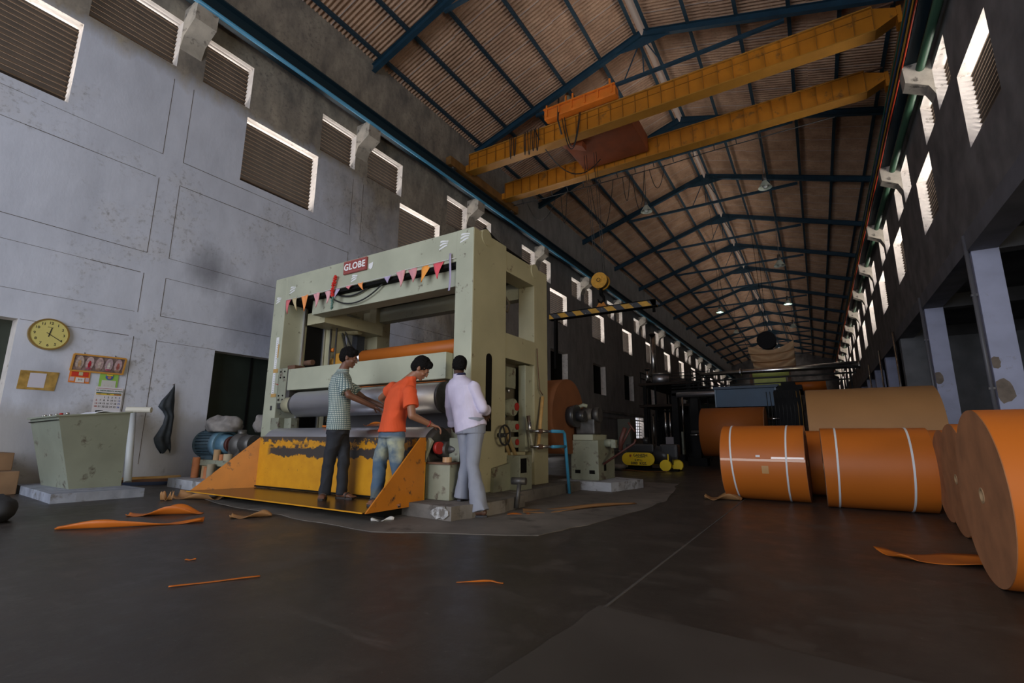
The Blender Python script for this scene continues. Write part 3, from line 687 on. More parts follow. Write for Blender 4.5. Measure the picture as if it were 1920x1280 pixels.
# rear left post seen through the portal, rear beam and its bracket
part('rear_post', M_warmlit, lambda b: b.box(-8.0, -7.55, 6.9, 7.25, 0.15, 3.45, 0.01))
part('rear_beam', M_pedgrey, lambda b: (b.box(-7.55, -4.11, 6.85, 7.05, 3.18, 3.48, 0.01)))
part('rear_beam_rail', M_dksteel, lambda b: (b.box(-7.6, -4.11, 6.78, 7.1, 3.48, 3.56), b.cyl((-7.5, 6.3, 3.58), (-4.11, 6.3, 3.58), 0.03), b.cyl((-7.5, 6.42, 3.60), (-4.11, 6.42, 3.60), 0.02)))
part('beam_bracket', M_warmlit, lambda b: (b.box(-7.65, -7.45, 6.75, 7.0, 3.1, 3.5, 0.02), b.cyl((-8.04, 6.2, 2.98), (-7.5, 6.4, 2.98), 0.13), b.box(-7.9, -7.4, 5.5, 6.9, 2.9, 3.12)))
part('motor_slide', mat('blue_black_slide', (0.045, 0.05, 0.065), 0.5), lambda b: (b.box(-8.2, -8.05, 6.95, 7.15, 2.45, 3.2, 0.01), b.box(-7.95, -7.80, 6.6, 6.8, 2.42, 2.98, 0.01)))
for (x, y) in ((-7.78, 5.95), (-7.62, 5.95)):
    part('guide_rod', M_dksteel, lambda b: b.cyl((x, y, 0.9), (x, y, 3.2), 0.018, n=10))
part('hose', M_cable, lambda b: (b.tube(sag((-7.72, 6.2, 2.98), (-7.62, 6.7, 2.6), 0.25, 0.02), 0.016, 8), b.tube(sag((-7.8, 6.2, 2.98), (-7.55, 6.7, 2.45), 0.42, 0.02), 0.018, 8)))
part('hose', M_cable, lambda b: (b.tube(sag((-6.75, 5.22, 3.25), (-5.9, 5.22, 3.3), 0.10, 0.02), 0.014, 8), b.tube(sag((-6.9, 5.20, 3.22), (-5.6, 5.20, 3.28), 0.22, 0.02), 0.012, 8)))
part('hose', mat('grey_hose', (0.16, 0.14, 0.11), 0.6), lambda b: (b.tube(sag((-4.75, 6.1, 3.45), (-4.35, 6.1, 3.3), 0.25, 0.02), 0.02, 8), b.tube(sag((-4.6, 6.1, 3.5), (-4.2, 5.8, 3.2), 0.3, 0.02), 0.02, 8), b.box(-4.6, -4.42, 6.0, 6.15, 3.1, 3.3)))
# guide channels on the inner faces of the left frame
part('guide_channel', M_steel, lambda b: (b.box(-8.04, -7.99, 5.50, 5.53, 0.9, 3.25), b.box(-8.04, -7.97, 5.93, 5.96, 0.9, 3.2)))
part('guide_slot', M_black, lambda b: b.box(-8.04, -8.00, 5.60, 5.92, 0.9, 3.25))
part('inner_channel', M_warmlit, lambda b: b.box(-8.03, -7.85, 5.98, 6.35, 0.9, 3.28, 0.01))
part('lamp_bracket', M_craneb, lambda b: (b.cyl((-7.82, 6.0, 2.5), (-7.70, 6.0, 2.5), 0.035),))
# moving cross beam, with its bolted ends and the upper roller
xb = part('moving_beam', M_pedgrey, lambda b: b.box(-7.55, -4.12, 4.98, 5.3, 1.63, 1.99, 0.01))
part('beam_end_plate', M_pedworn, lambda b: b.box(-7.82, -7.60, 4.99, 5.08, 1.42, 2.02, 0.006))
part('beam_end_block', M_dksteel, lambda b: (b.box(-7.62, -7.5, 5.0, 5.25, 1.45, 1.98), b.box(-8.04, -7.6, 5.15, 5.4, 1.35, 2.0)))
for dx in (0.05, 0.16):
    for z in (1.48, 1.55, 1.86, 1.96): part('bolt', M_black, lambda b: b.cyl((-7.82+dx, 4.98, z), (-7.82+dx, 4.992, z), 0.014, n=8))
part('beam_top_fittings', M_rust, lambda b: (b.box(-7.62, -7.42, 5.0, 5.2, 1.99, 2.06, 0.01), b.cyl((-7.35, 5.15, 2.1), (-7.15, 5.15, 2.1), 0.045)))
ro = part('pressure_roller', M_steel, lambda b: b.cyl((-7.20, 5.02, 1.385), (-4.16, 5.02, 1.385), 0.205, n=48))
part('roller_end', M_dksteel, lambda b: b.cyl((-4.16, 5.02, 1.385), (-4.12, 5.02, 1.385), 0.21, n=48), ro); part('roller_end', M_dksteel, lambda b: b.cyl((-7.30, 5.02, 1.385), (-7.20, 5.02, 1.385), 0.17, n=32), ro)
part('roller_journal', M_warmlit, lambda b: b.cyl((-7.55, 5.02, 1.385), (-7.25, 5.02, 1.385), 0.13, n=24), ro)
part('paper_edge', M_orange, lambda b: b.box(-6.4, -4.16, 5.02, 5.06, 1.60, 1.606), ro)
# lower drums
for (y, z, r) in ((4.86, 0.70, 0.30), (5.45, 0.70, 0.29)):
    d = part('winding_drum', M_steel, lambda b: b.cyl((-7.45, y, z), (-4.10, y, z), r, n=56))
    part('drum_end', M_dksteel, lambda b: (b.cyl((-4.10, y, z), (-4.04, y, z), r, r*0.82, n=56), b.cyl((-4.05, y, z), (-3.9, y, z), 0.07)), d); part('drum_end', M_dksteel, lambda b: b.cyl((-7.52, y, z), (-7.45, y, z), r*0.85, r, n=56), d)
part('drum_bracket', M_pedworn, lambda b: (b.box(-7.95, -7.72, 5.0, 5.1, 0.98, 1.18, 0.005), b.box(-7.72, -7.45, 5.1, 5.2, 0.98, 1.17, 0.005), b.box(-7.45, -7.38, 5.0, 5.12, 0.98, 1.17, 0.005)))
part('guide_rod', M_black, lambda b: (b.cyl((-6.55, 5.3, 0.95), (-6.55, 5.3, 1.3), 0.03), b.cyl((-6.95, 5.3, 0.95), (-6.85, 5.4, 1.35), 0.02)))
part('inner_web', mat('inner_grey', (0.15, 0.15, 0.16), 0.7), lambda b: b.box(-7.4, -4.2, 6.1, 6.14, 0.6, 1.45))
# orange web roll on the upper shaft
ow = part('upper_paper_roll', M_orange, lambda b: b.cyl((-6.98, 6.1, 2.30), (-4.13, 6.1, 2.30), 0.135, n=32))
part('roll_shaft', M_steel, lambda b: b.cyl((-7.25, 6.1, 2.30), (-6.98, 6.1, 2.30), 0.095, n=24), ow)
part('shaft_bearing', mat('bearing_yellow', (0.50, 0.24, 0.03), 0.5, var=0.2), lambda b: (b.cyl((-7.9, 6.1, 2.26), (-7.2, 6.1, 2.29), 0.10, n=20), b.box(-7.62, -7.35, 5.95, 6.25, 2.06, 2.42, 0.04)), ow)
part('tape_loop', M_rust, lambda b: b.tube([(-4.28+0.05*math.cos(a), 5.94, 2.28+0.07*math.sin(a)) for a in [k*PI/7 for k in range(-6, 7)]], 0.010, 6), ow)
# measuring scale and pointer on the left post
sc = part('measuring_scale', M_white, lambda b: (b.box(-8.20, -8.125, MY0-0.006, MY0, 2.05, 2.63), b.box(-8.20, -8.125, MY0-0.006, MY0, 1.60, 1.98)))
part('scale_marks', M_blackpaint, lambda b: [b.box(-8.165, -8.145 if k % 5 else -8.135, MY0-0.009, MY0-0.005, 1.63+k*0.0405-0.003, 1.63+k*0.0405+0.003) for k in range(24) if not 8 < k < 11], sc)
part('tape_patch', mat('packing_tape', (0.50, 0.30, 0.10), 0.3), lambda b: (b.box(-8.20, -8.06, MY0-0.008, MY0-0.006, 1.98, 2.05), b.box(-8.20, -8.05, MY0-0.008, MY0-0.006, 1.55, 1.61), b.box(-8.13, -8.10, MY0-0.007, MY0-0.001, 2.25, 2.50)), sc)
part('pointer', M_red, lambda b: b.prism([(-8.10, 1.79), (-7.82, 1.74), (-7.82, 1.70)], 'y', MY0-0.03, MY0-0.01))
part('small_label', M_blackpaint, lambda b: b.box(-8.19, -8.14, MY0-0.004, MY0, 1.32, 1.40))
# painted three line marks
def trilines(cx, cz, s):
    b = MB(); r = random.Random(int(cx*100))
    for k in (-1, 0, 1):
        pts = []
        n = 7
        for i in range(n+1):
            t = i/n; pts.append((cx - s/2 + s*t + k*0.01, cz + k*s*0.28 + s*0.10*math.sin(t*3.0+k) + s*0.08*(t-0.5), 0.011+0.004*math.sin(5*t+k)))
        poly = [(p[0], p[1]-p[2]) for p in pts] + [(p[0], p[1]+p[2]) for p in reversed(pts)]
        for i in range(n): b.add([(pts[i][0], MY0-0.003, pts[i][1]-pts[i][2]), (pts[i+1][0], MY0-0.003, pts[i+1][1]-pts[i+1][2]), (pts[i+1][0], MY0-0.003, pts[i+1][1]+pts[i+1][2]), (pts[i][0], MY0-0.003, pts[i][1]+pts[i][2])], [(0,1,2,3)])
    return b
for (x, z, s) in ((-8.26, 3.34, 0.13), (-7.86, 3.48, 0.15), (-6.22, 3.42, 0.13), (-4.34, 3.60, 0.15), (-3.96, 3.63, 0.15)):
    trilines(x, z, s).build('painted_mark', M_white, ma)
# name plate
npl = part('name_plate', mat('plate_red', (0.28, 0.05, 0.045), 0.5), lambda b: b.box(-6.47, -5.92, MY0-0.03, MY0-0.002, 3.51, 3.73, 0.004))
part('plate_border', mat('plate_border', (0.40, 0.12, 0.10), 0.4), lambda b: (b.box(-6.45, -5.94, MY0-0.036, MY0-0.03, 3.705, 3.715), b.box(-6.45, -5.94, MY0-0.036, MY0-0.03, 3.525, 3.535), b.box(-6.45, -6.44, MY0-0.036, MY0-0.03, 3.53, 3.71), b.box(-5.95, -5.94, MY0-0.036, MY0-0.03, 3.53, 3.71)), npl)
text_mesh('plate_letters', 'GLOBE', 0.155, mat('plate_white', (0.85, 0.85, 0.85), 0.4), npl, (-6.195, MY0-0.034, 3.617), (1, 0, 0), (0, 0, 1), 0.004, bold=0.003, spacing=1.08)
part('sticker', M_white, lambda b: (b.prism([(-5.89, 3.60), (-5.79, 3.62), (-5.80, 3.53), (-5.84, 3.50), (-5.89, 3.53)], 'y', MY0-0.006, MY0-0.002)))
# hand wheel, control block and pipes on the right side
b = MB(); b.tube([(MX1+0.12, 5.78+0.135*math.cos(a*PI/12), 0.90+0.135*math.sin(a*PI/12)) for a in range(24)], 0.014, 8, closed=True)
for a in range(4): b.cyl((MX1+0.12, 5.78, 0.90), (MX1+0.12, 5.78+0.13*math.cos(a*PI/2+0.3), 0.90+0.13*math.sin(a*PI/2+0.3)), 0.010, n=6)
b.cyl((MX1, 5.78, 0.90), (MX1+0.14, 5.78, 0.90), 0.03, n=10); b.build('hand_wheel', M_blackpaint, ma)
part('lower_leg', M_pedworn, lambda b: (b.box(MX1, MX1+0.22, 6.02, 6.36, 0.10, 0.62, 0.006), b.prism([(5.6, 0.12), (6.05, 0.12), (6.05, 0.52), (5.62, 0.46)], 'x', MX1+0.01, MX1+0.06)))
part('dark_recess', M_black, lambda b: b.box(MX1+0.2, MX1+0.225, 6.04, 6.2, 0.38, 0.58))
part('inner_panel', mat('dark_panel', (0.10, 0.085, 0.06), 0.7, var=0.3), lambda b: (b.box(-4.16, -4.11, 5.97, 6.84, 0.66, 2.02),))
vb = part('valve_block', M_pedworn, lambda b: (b.box(-4.08, -3.88, 6.12, 6.38, 1.60, 1.92, 0.01), b.box(-4.08, -3.9, 6.2, 6.5, 0.95, 1.12, 0.01), b.box(-4.08, -3.9, 6.2, 6.5, 0.72, 0.88, 0.01), b.cyl((-4.08, 6.32, 1.32), (-3.88, 6.32, 1.32), 0.13, n=20)))
part('valve_cap', M_red, lambda b: (b.cyl((-3.88, 6.40, 1.33), (-3.865, 6.40, 1.33), 0.06, n=16), b.cyl((-3.9, 6.44, 1.03), (-3.88, 6.44, 1.03), 0.045), b.cyl((-3.9, 6.44, 0.80), (-3.88, 6.44, 0.80), 0.045)), vb)
part('valve_shaft', M_steel, lambda b: (b.cyl((-4.0, 5.95, 1.75), (-4.0, 6.12, 1.75), 0.03), b.ball((-3.9, 6.2, 1.56), 0.03)), vb)
part('blue_rag', mat('blue_rag', (0.22, 0.36, 0.6), 0.8), lambda b: b.ball((-3.98, 6.1, 1.18), (0.05, 0.13, 0.05), 10, 8))
part('side_channel', M_pedgrey, lambda b: b.box(-3.98, -3.85, 6.62, 6.84, 0.66, 2.0, 0.01))
part('hose', mat('pale_hose', (0.40, 0.38, 0.28), 0.5), lambda b: (b.tube([(-3.78, 6.62, 1.0), (-3.76, 6.64, 0.85), (-3.74, 6.66, 0.66), (-3.72, 6.6, 0.52), (-3.72, 6.45, 0.46), (-3.74, 6.25, 0.47)], 0.022, 8),))
part('hose', mat('tan_hose', (0.28, 0.20, 0.09), 0.6), lambda b: (b.tube([(-3.86, 6.05, 1.05), (-3.82, 6.12, 0.8), (-3.80, 6.25, 0.6), (-3.78, 6.42, 0.5)], 0.035, 8), b.tube([(-3.88, 5.99, 1.1), (-3.84, 6.02, 0.8), (-3.8, 6.1, 0.58)], 0.03, 8)))
wp = part('water_pipe', M_galv, lambda b: (b.cyl((-3.70, 6.5, 0.965), (-3.42, 6.72, 0.965), 0.022, n=10), b.cyl((-3.70, 6.5, 0.735), (-3.42, 6.72, 0.735), 0.022, n=10), b.tube([(-3.76, 6.55, 1.2), (-3.74, 6.56, 1.05), (-3.72, 6.52, 0.97)], 0.03, 8)))
part('pipe_union', M_rust, lambda b: (b.cyl((-3.60, 6.58, 0.965), (-3.55, 6.62, 0.965), 0.036, n=10), b.cyl((-3.60, 6.58, 0.735), (-3.55, 6.62, 0.735), 0.036, n=10)), wp)
part('hook_iron', M_rust, lambda b: b.tube([(-3.78, 6.88, 2.3), (-3.77, 6.9, 1.9), (-3.77, 6.95, 1.62), (-3.76, 7.03, 1.55)], 0.008, 6))
# loop of cable seen through the upper window
part('hose', mat('brown_hose', (0.10, 0.08, 0.06), 0.6), lambda b: (b.tube([(-4.2, 6.2, 3.15), (-4.15, 6.4, 3.18), (-4.15, 6.6, 3.05), (-4.15, 6.55, 2.9), (-4.2, 6.3, 2.9)], 0.022, 8), b.tube([(-4.3, 6.05, 2.7), (-4.25, 6.15, 2.6), (-4.3, 6.05, 2.5)], 0.02, 8)))

# wooden stick leaning on the frame
mb = MB(); mb.cyl((-3.70, 6.75, 0.70), (-3.76, 7.02, 1.52), 0.026, 0.03, n=10)
tag(mb.build('wooden_stick', M_wood), 'wooden stick leaning against the side frame of the machine', 'stick')
# blue angled pipe stand
mb = MB(); mb.tube([(-3.42, 6.68, 0.965), (-3.42, 7.06, 0.965), (-3.42, 7.11, 0.93), (-3.42, 7.15, 0.72), (-3.44, 7.30, 0.0)], 0.026, 10); mb.tube([(-3.42, 6.68, 0.735), (-3.42, 7.14, 0.735)], 0.024, 10)
tag(mb.build('blue_water_pipe', mat('sky_blue_pipe', (0.06, 0.30, 0.50), 0.4)), 'bent sky blue pipe rising from the floor beside the machine', 'pipe')

# yellow guard with black scuffs
def make_yellow():
    m, N, L, b = node_mat('guard_yellow')
    g = N.new('ShaderNodeNewGeometry'); P = g.outputs['Position']; s = N.new('ShaderNodeSeparateXYZ'); L.new(P, s.inputs[0])
    Z = s.outputs[2]
    nz = n_noise(N, L, P, 4.5, 8, 0.65); n2 = n_noise(N, L, P, 14, 8, 0.7)
    c = n_mix(N, L, n_range(N, L, nz, 0.3, 0.7), (0.56, 0.235, 0.008), (0.68, 0.31, 0.010))
    # worn away along the top edge
    ztop = n_math(N, L, 'ADD', Z, n_math(N, L, 'MULTIPLY', n2, 0.42))
    c = n_mix(N, L, n_range(N, L, ztop, 1.00, 1.03), c, (0.06, 0.045, 0.035))
    # greasy band along the middle
    zb = n_math(N, L, 'ABSOLUTE', n_math(N, L, 'SUBTRACT', n_math(N, L, 'ADD', Z, n_math(N, L, 'MULTIPLY', nz, 0.30)), 0.80))
    band = n_range(N, L, zb, 0.066, 0.055); Xs = n_range(N, L, s.outputs[0], -7.12, -7.02)
    band = n_math(N, L, 'MULTIPLY', band, Xs); band = n_math(N, L, 'MULTIPLY', band, n_range(N, L, s.outputs[1], 4.28, 4.32))
    c = n_mix(N, L, band, c, (0.05, 0.04, 0.034))
    up = n_math(N, L, 'MULTIPLY', n_range(N, L, nz, 0.52, 0.57), n_math(N, L, 'MULTIPLY', n_range(N, L, Z, 0.60, 0.64), n_range(N, L, Z, 0.80, 0.74)))
    up = n_math(N, L, 'MULTIPLY', up, n_range(N, L, s.outputs[1], 4.28, 4.32))
    c = n_mix(N, L, n_math(N, L, 'MULTIPLY', up, Xs), c, (0.05, 0.035, 0.03))
    c = n_mix(N, L, n_range(N, L, n2, 0.66, 0.70), c, (0.12, 0.06, 0.02))
    L.new(c, b.inputs['Base Color']); b.inputs['Roughness'].default_value = 0.42
    return m
M_yel = make_yellow()
M_yelo = mat('guard_orange', (0.50, 0.165, 0.008), 0.42, var=0.12, vscale=4, dirt=(0.05, 0.03, 0.02), dscale=9, damt=0.30)
yg = thing('yellow_guard', (-6.1, 4.2, 0.05), 'yellow steel guard tray with triangular ends below the rollers of the machine', 'machine guard')
mb = MB(); mb.box(-7.33, -3.98, 4.47, 4.50, 0.12, 0.865); mb.build('back_plate', M_yel, yg)
mb = MB(); mb.prism([(3.70, 0.10), (4.48, 0.10), (4.48, 0.86)], 'x', -7.50, -7.48)
for v in mb.v: v.x += (4.48-v.y)*0.0
mb.v = [Vector((p.x - (4.48-p.y)*0.42 + 0.16, p.y+0.0, p.z)) for p in mb.v]
mb.build('end_plate', M_yelo, yg)
mb = MB(); mb.prism([(3.62, 0.10), (4.48, 0.10), (4.48, 0.86), (4.40, 0.86)], 'x', -3.995, -3.975); mb.build('end_plate', M_yelo, yg)
mb = MB(); mb.box(-7.33, -4.0, 4.45, 4.475, 0.125, 0.145); mb.build('hinge_line', M_black, yg)
mb = MB(); mb.prism([(-7.64, 3.66), (-4.0, 3.60), (-4.0, 4.48), (-7.35, 4.48)], 'z', 0.10, 0.112)
mb.build('tread_plate', mat('greasy_tread', (0.05, 0.028, 0.012), 0.24, var=0.5, vscale=4, dirt=(0.25, 0.11, 0.01), dscale=5, damt=0.15), yg)
mb = MB(); mb.bar((-7.64, 3.655, 0.108), (-4.0, 3.595, 0.108), 0.012, 0.012); mb.build('front_lip', M_yel, yg)
mb = MB(); mb.box(-7.3, -4.1, 4.0, 4.40, 0.0, 0.10); mb.build('under_frame', M_black, yg)

# green box with bearing at the near right foot, on a white daubed plinth
gb = thing('drum_bearing_box', (-3.9, 4.9, 0.15), 'pale green steel box and bearing bracket at the front right foot of the machine', 'bearing box')
mb = MB(); mb.box(-4.05, -3.68, 4.58, 5.10, 0.15, 0.56, 0.008); mb.build('box_body', M_pedworn, gb)
mb = MB(); mb.box(-4.08, -3.66, 4.55, 5.10, 0.555, 0.575); mb.build('top_plate', M_rust, gb)
mb = MB(); mb.prism([(4.60, 0.34), (4.60, 0.60), (4.72, 0.84), (4.82, 0.86), (4.98, 0.84), (4.98, 0.34)], 'x', -4.12, -4.07)
mb.v = [Vector((p.x, p.y, p.z)) for p in mb.v]; mb.build('bearing_bracket', M_pedworn, gb)
mb = MB(); mb.prism([(-4.12, 0.34), (-4.06, 0.34), (-4.06, 0.60), (-3.95, 0.82), (-4.0, 0.86), (-4.12, 0.62)], 'y', 4.555, 4.60); mb.build('bracket_flange', M_pedgrey, gb)
mb = MB(); mb.cyl((-4.0, 4.80, 0.72), (-3.86, 4.80, 0.72), 0.10, n=24); mb.cyl((-3.9, 4.80, 0.72), (-3.74, 4.85, 0.72), 0.06, n=16); mb.build('bearing', M_dksteel, gb)
mb = MB(); mb.cyl((-3.95, 4.66, 0.74), (-3.90, 4.66, 0.74), 0.075, n=20); mb.build('red_cap', M_red, gb)
mb = MB(); mb.box(-3.86, -3.70, 4.78, 5.05, 0.575, 0.86, 0.01); mb.build('grease_block', M_pedworn, gb)
tp = thing('tape_roll', (-3.74, 4.65, 0.575), 'brown packing tape roll standing on top of the green bearing box', 'tape roll')
mb = MB(); mb.ring((-3.77, 4.64, 0.577), (-3.77, 4.64, 0.635), 0.055, 0.038, 24); mb.build('tape', mat('brown_tape', (0.42, 0.24, 0.12), 0.4), tp)
mb = MB(); mb.ring((-3.77, 4.64, 0.576), (-3.77, 4.64, 0.634), 0.038, 0.034, 24); mb.build('core', M_card, tp)
b = MB(); b.prism(blobsheet([(-4.11, 4.26), (-3.36, 4.20), (-3.2, 4.92), (-3.28, 5.6), (-3.7, 5.8), (-4.11, 5.8)], 0, 0.015, 5), 'z', 0, 0.149)
mp_ = b.build('machine_plinth', M_plate); r = random.Random(4); mb = MB(); mb.prism([(-3.48+0.13*r.uniform(.7, 1.2)*math.cos(a*PI/8), .085+.07*r.uniform(.7, 1.15)*math.sin(a*PI/8)) for a in range(16)], 'y', 4.188, 4.20); mb.build('white_daub', mat('white_daub', (0.40, 0.40, 0.40), 0.9, var=0.3, vscale=9, dirt=(0.14, 0.125, 0.11), dscale=14, damt=0.9), mp_)
tag(mp_, 'low rough concrete plinth with white daubs under the front right foot of the machine', 'plinth')
b = MB(); b.prism([(-8.5, 5.0), (-4.14, 5.0), (-4.14, 5.85), (-3.5, 5.85), (-3.5, 7.86), (-3.98, 7.9), (-3.98, 8.9), (-8.5, 8.9)], 'z', 0, 0.149); tag(b.build('machine_foundation', M_plate), 'long low concrete foundation slab beneath the slitting machine', 'foundation')

# big roll being unwound behind the machine, its chuck and stand
br = thing('unwinding_roll', (-6, 8.0, 0.6), 'very large orange paper roll, darkened as in shade, mounted behind the machine frame', 'paper roll')
mb = MB(); mb.cyl((-8.2, 8.02, 1.25), (-3.76, 8.02, 1.25), 0.66, n=64); mb.build('paper', mat('shaded_orange_roll', (0.16, 0.055, 0.018), 0.8, var=0.15), br)  # orange paper darkened, shade behind the frame put into its colour
mb = MB(); mb.cyl((-3.76, 8.02, 1.25), (-3.60, 8.02, 1.25), 0.17, 0.20, n=28); mb.cyl((-3.60, 8.02, 1.25), (-3.45, 8.02, 1.25), 0.09, n=20); mb.build('chuck', M_blackpaint, br)
st = thing('roll_stand', (-3.5, 8.5, 0.15), 'pale green pedestal with a greasy bearing head holding the roll behind the machine', 'pedestal')
mb = MB(); mb.box(-3.80, -3.28, 8.15, 8.95, 0.15, 0.83, 0.01); mb.build('pedestal', M_pedworn, st)
mb = MB(); mb.box(-3.74, -3.36, 8.12, 8.8, 0.83, 0.93, 0.01); mb.build('saddle', M_pedgrey, st)
mb = MB(); mb.box(-3.70, -3.34, 8.16, 8.5, 0.93, 1.2, 0.03); mb.cyl((-3.62, 8.3, 1.25), (-3.40, 8.3, 1.25), 0.15, n=20); mb.cyl((-3.38, 8.3, 1.28), (-3.28, 8.3, 1.28), 0.13, n=20); mb.build('bearing_head', M_dksteel, st)
mb = MB(); mb.tube([(-3.68, 8.2, 1.30), (-3.64, 8.18, 1.42), (-3.55, 8.18, 1.45), (-3.48, 8.2, 1.43)], 0.035, 8); mb.build('clamp_arm', M_pedworn, st)
mb = MB()
for x in (-3.72, -3.45): mb.box(x, x+0.10, 8.143, 8.16, 0.26, 0.32)
mb.box(-3.285, -3.275, 8.4, 8.5, 0.3, 0.42); mb.build('lifting_slot', M_black, st)
mb = MB(); mb.cyl((-3.28, 8.5, 0.78), (-3.12, 8.5, 0.78), 0.07, n=16); mb.box(-3.14, -3.06, 8.42, 8.58, 0.7, 0.84); mb.build('side_motor', M_pedworn, st)
mb = MB(); mb.tube([(-3.25, 8.3, 0.42), (-2.75, 8.5, 0.78), (-2.72, 8.5, 0.85)], 0.02, 8); mb.tube([(-2.9, 8.5, 1.05), (-2.98, 8.5, 0.86), (-3.0, 8.5, 0.66)], 0.04, 8); mb.cyl((-2.84, 8.5, 1.14), (-2.72, 8.5, 0.98), 0.018, n=8); mb.cyl((-2.80, 8.5, 1.05), (-3.0, 8.5, 0.7), 0.018, n=8); mb.build('brake_lever', mat('dark_red', (0.07, 0.018, 0.012), 0.6), st)
b = MB(); b.prism(blobsheet([(-3.95, 7.95), (-2.95, 7.88), (-2.75, 8.9), (-3.95, 9.4)], 0, 0.015, 5), 'z', 0, 0.15)
tag(b.build('stand_plinth', M_white_plinth), 'whitewashed concrete plinth under the rear roll stand', 'plinth')
# lever leaning at the front foot
hm = thing('iron_lever', (-3.5, 5.3, 0), 'iron lever with a tubular head standing beside the machine foot behind the man in white', 'lever')
mb = MB(); mb.cyl((-3.22, 5.32, 0.02), (-3.20, 5.36, 0.34), 0.028, n=10); mb.build('shaft', M_dksteel, hm)
mb = MB(); mb.cyl((-3.30, 5.34, 0.34), (-3.12, 5.38, 0.34), 0.045, n=14); mb.build('head', M_dksteel, hm)

# bunting
flg = [(-7.92, 0.14, 0.26, (0.62, 0.16, 0.17), 'red', 0), (-7.72, 0.12, 0.23, (0.52, 0.42, 0.24), 'tan', 1), (-7.43, 0.16, 0.27, (0.85, 0.32, 0.10), 'orange', 2), (-7.14, 0.14, 0.25, (0.72, 0.34, 0.36), 'pink', 3), (-6.87, 0.13, 0.23, (0.78, 0.42, 0.44), 'pink', 4), (-6.62, 0.12, 0.2, (0.45, 0.38, 0.55), 'lilac', 5),
       (-6.3, 0.18, 0.06, (0.75, 0.25, 0.28), 'torn red', 6), (-6.02, 0.12, 0.12, (0.85, 0.32, 0.10), 'torn orange', 7), (-5.4, 0.14, 0.09, (0.45, 0.38, 0.55), 'torn lilac', 8), (-5.15, 0.16, 0.24, (0.72, 0.34, 0.36), 'pink', 9), (-4.93, 0.16, 0.22, (0.66, 0.28, 0.30), 'pink', 10), (-4.67, 0.17, 0.25, (0.88, 0.34, 0.06), 'orange', 11), (-4.42, 0.18, 0.25, (0.75, 0.10, 0.13), 'red', 12)]
bu = thing('bunting', (-6.1, MY0-0.03, 3.1), 'string of faded paper pennants hung across the head of the machine', 'bunting')
def lz(x): return 3.29 + 0.0*x - 0.02*math.sin((x+8)*2.0)
for (x, w, h, c, n, k) in flg:
    mb = MB(); z = 3.30 + (0.04 if x > -5.3 else 0.0); w = w*1.15; q = 0.05*math.sin(k*2.1)
    def fn(u, v): return (x + (u-0.5)*w*(1-v) + q*v, MY0-0.02-0.018*math.sin(v*3+k)-0.01*math.sin(u*7+k), z - v*h + (u-0.5)*0.01)
    mb.grid(fn, 5, 6); f = mb.build('pennant', mat('pennant_%s_%d' % (n.replace(' ', '_'), k), c, 0.8), bu); f['label'] = '%s paper pennant' % n; solidify(f, 0.002)
mb = MB(); mb.tube([(x/10, MY0-0.022, 3.305 + (0.04 if x > -53 else 0)) for x in range(-80, -40)], 0.004, 5); mb.build('string', M_strap, bu)
mb = MB(); mb.grid(lambda u, v: (-4.19+0.035*(u-0.5)+0.01*math.sin(v*4), MY0-0.03-0.01*math.sin(v*6), 3.43-v*0.55), 2, 8); f = mb.build('lilac_streamer', mat('lilac_paper', (0.38, 0.33, 0.46), 0.8), bu); solidify(f, 0.002)
mb = MB(); r = random.Random(3)
for k in range(90):
    z = 3.52-0.36*k/90; mb.ball((-6.63+0.03*math.sin(z*9)+r.uniform(-.022, .022)-0.08*(3.52-z), MY0-0.05+r.uniform(-.02, .02), z), (0.018, 0.018, 0.012), 5, 4)
ga = mb.build('garland', mat('marigold_red', (0.62, 0.025, 0.015), 0.6)); tag(ga, 'red flower garland hanging beside the red name plate', 'garland')
mb = MB()
for k in range(30):
    z = 3.15-0.2*k/30; mb.ball((-6.665+r.uniform(-.012, .012), MY0-0.05+r.uniform(-.012, .012), z), (0.014, 0.014, 0.02), 5, 4)
mb.build('leaf_tail', mat('grey_green_leaf', (0.10, 0.20, 0.17), 0.7), ga)
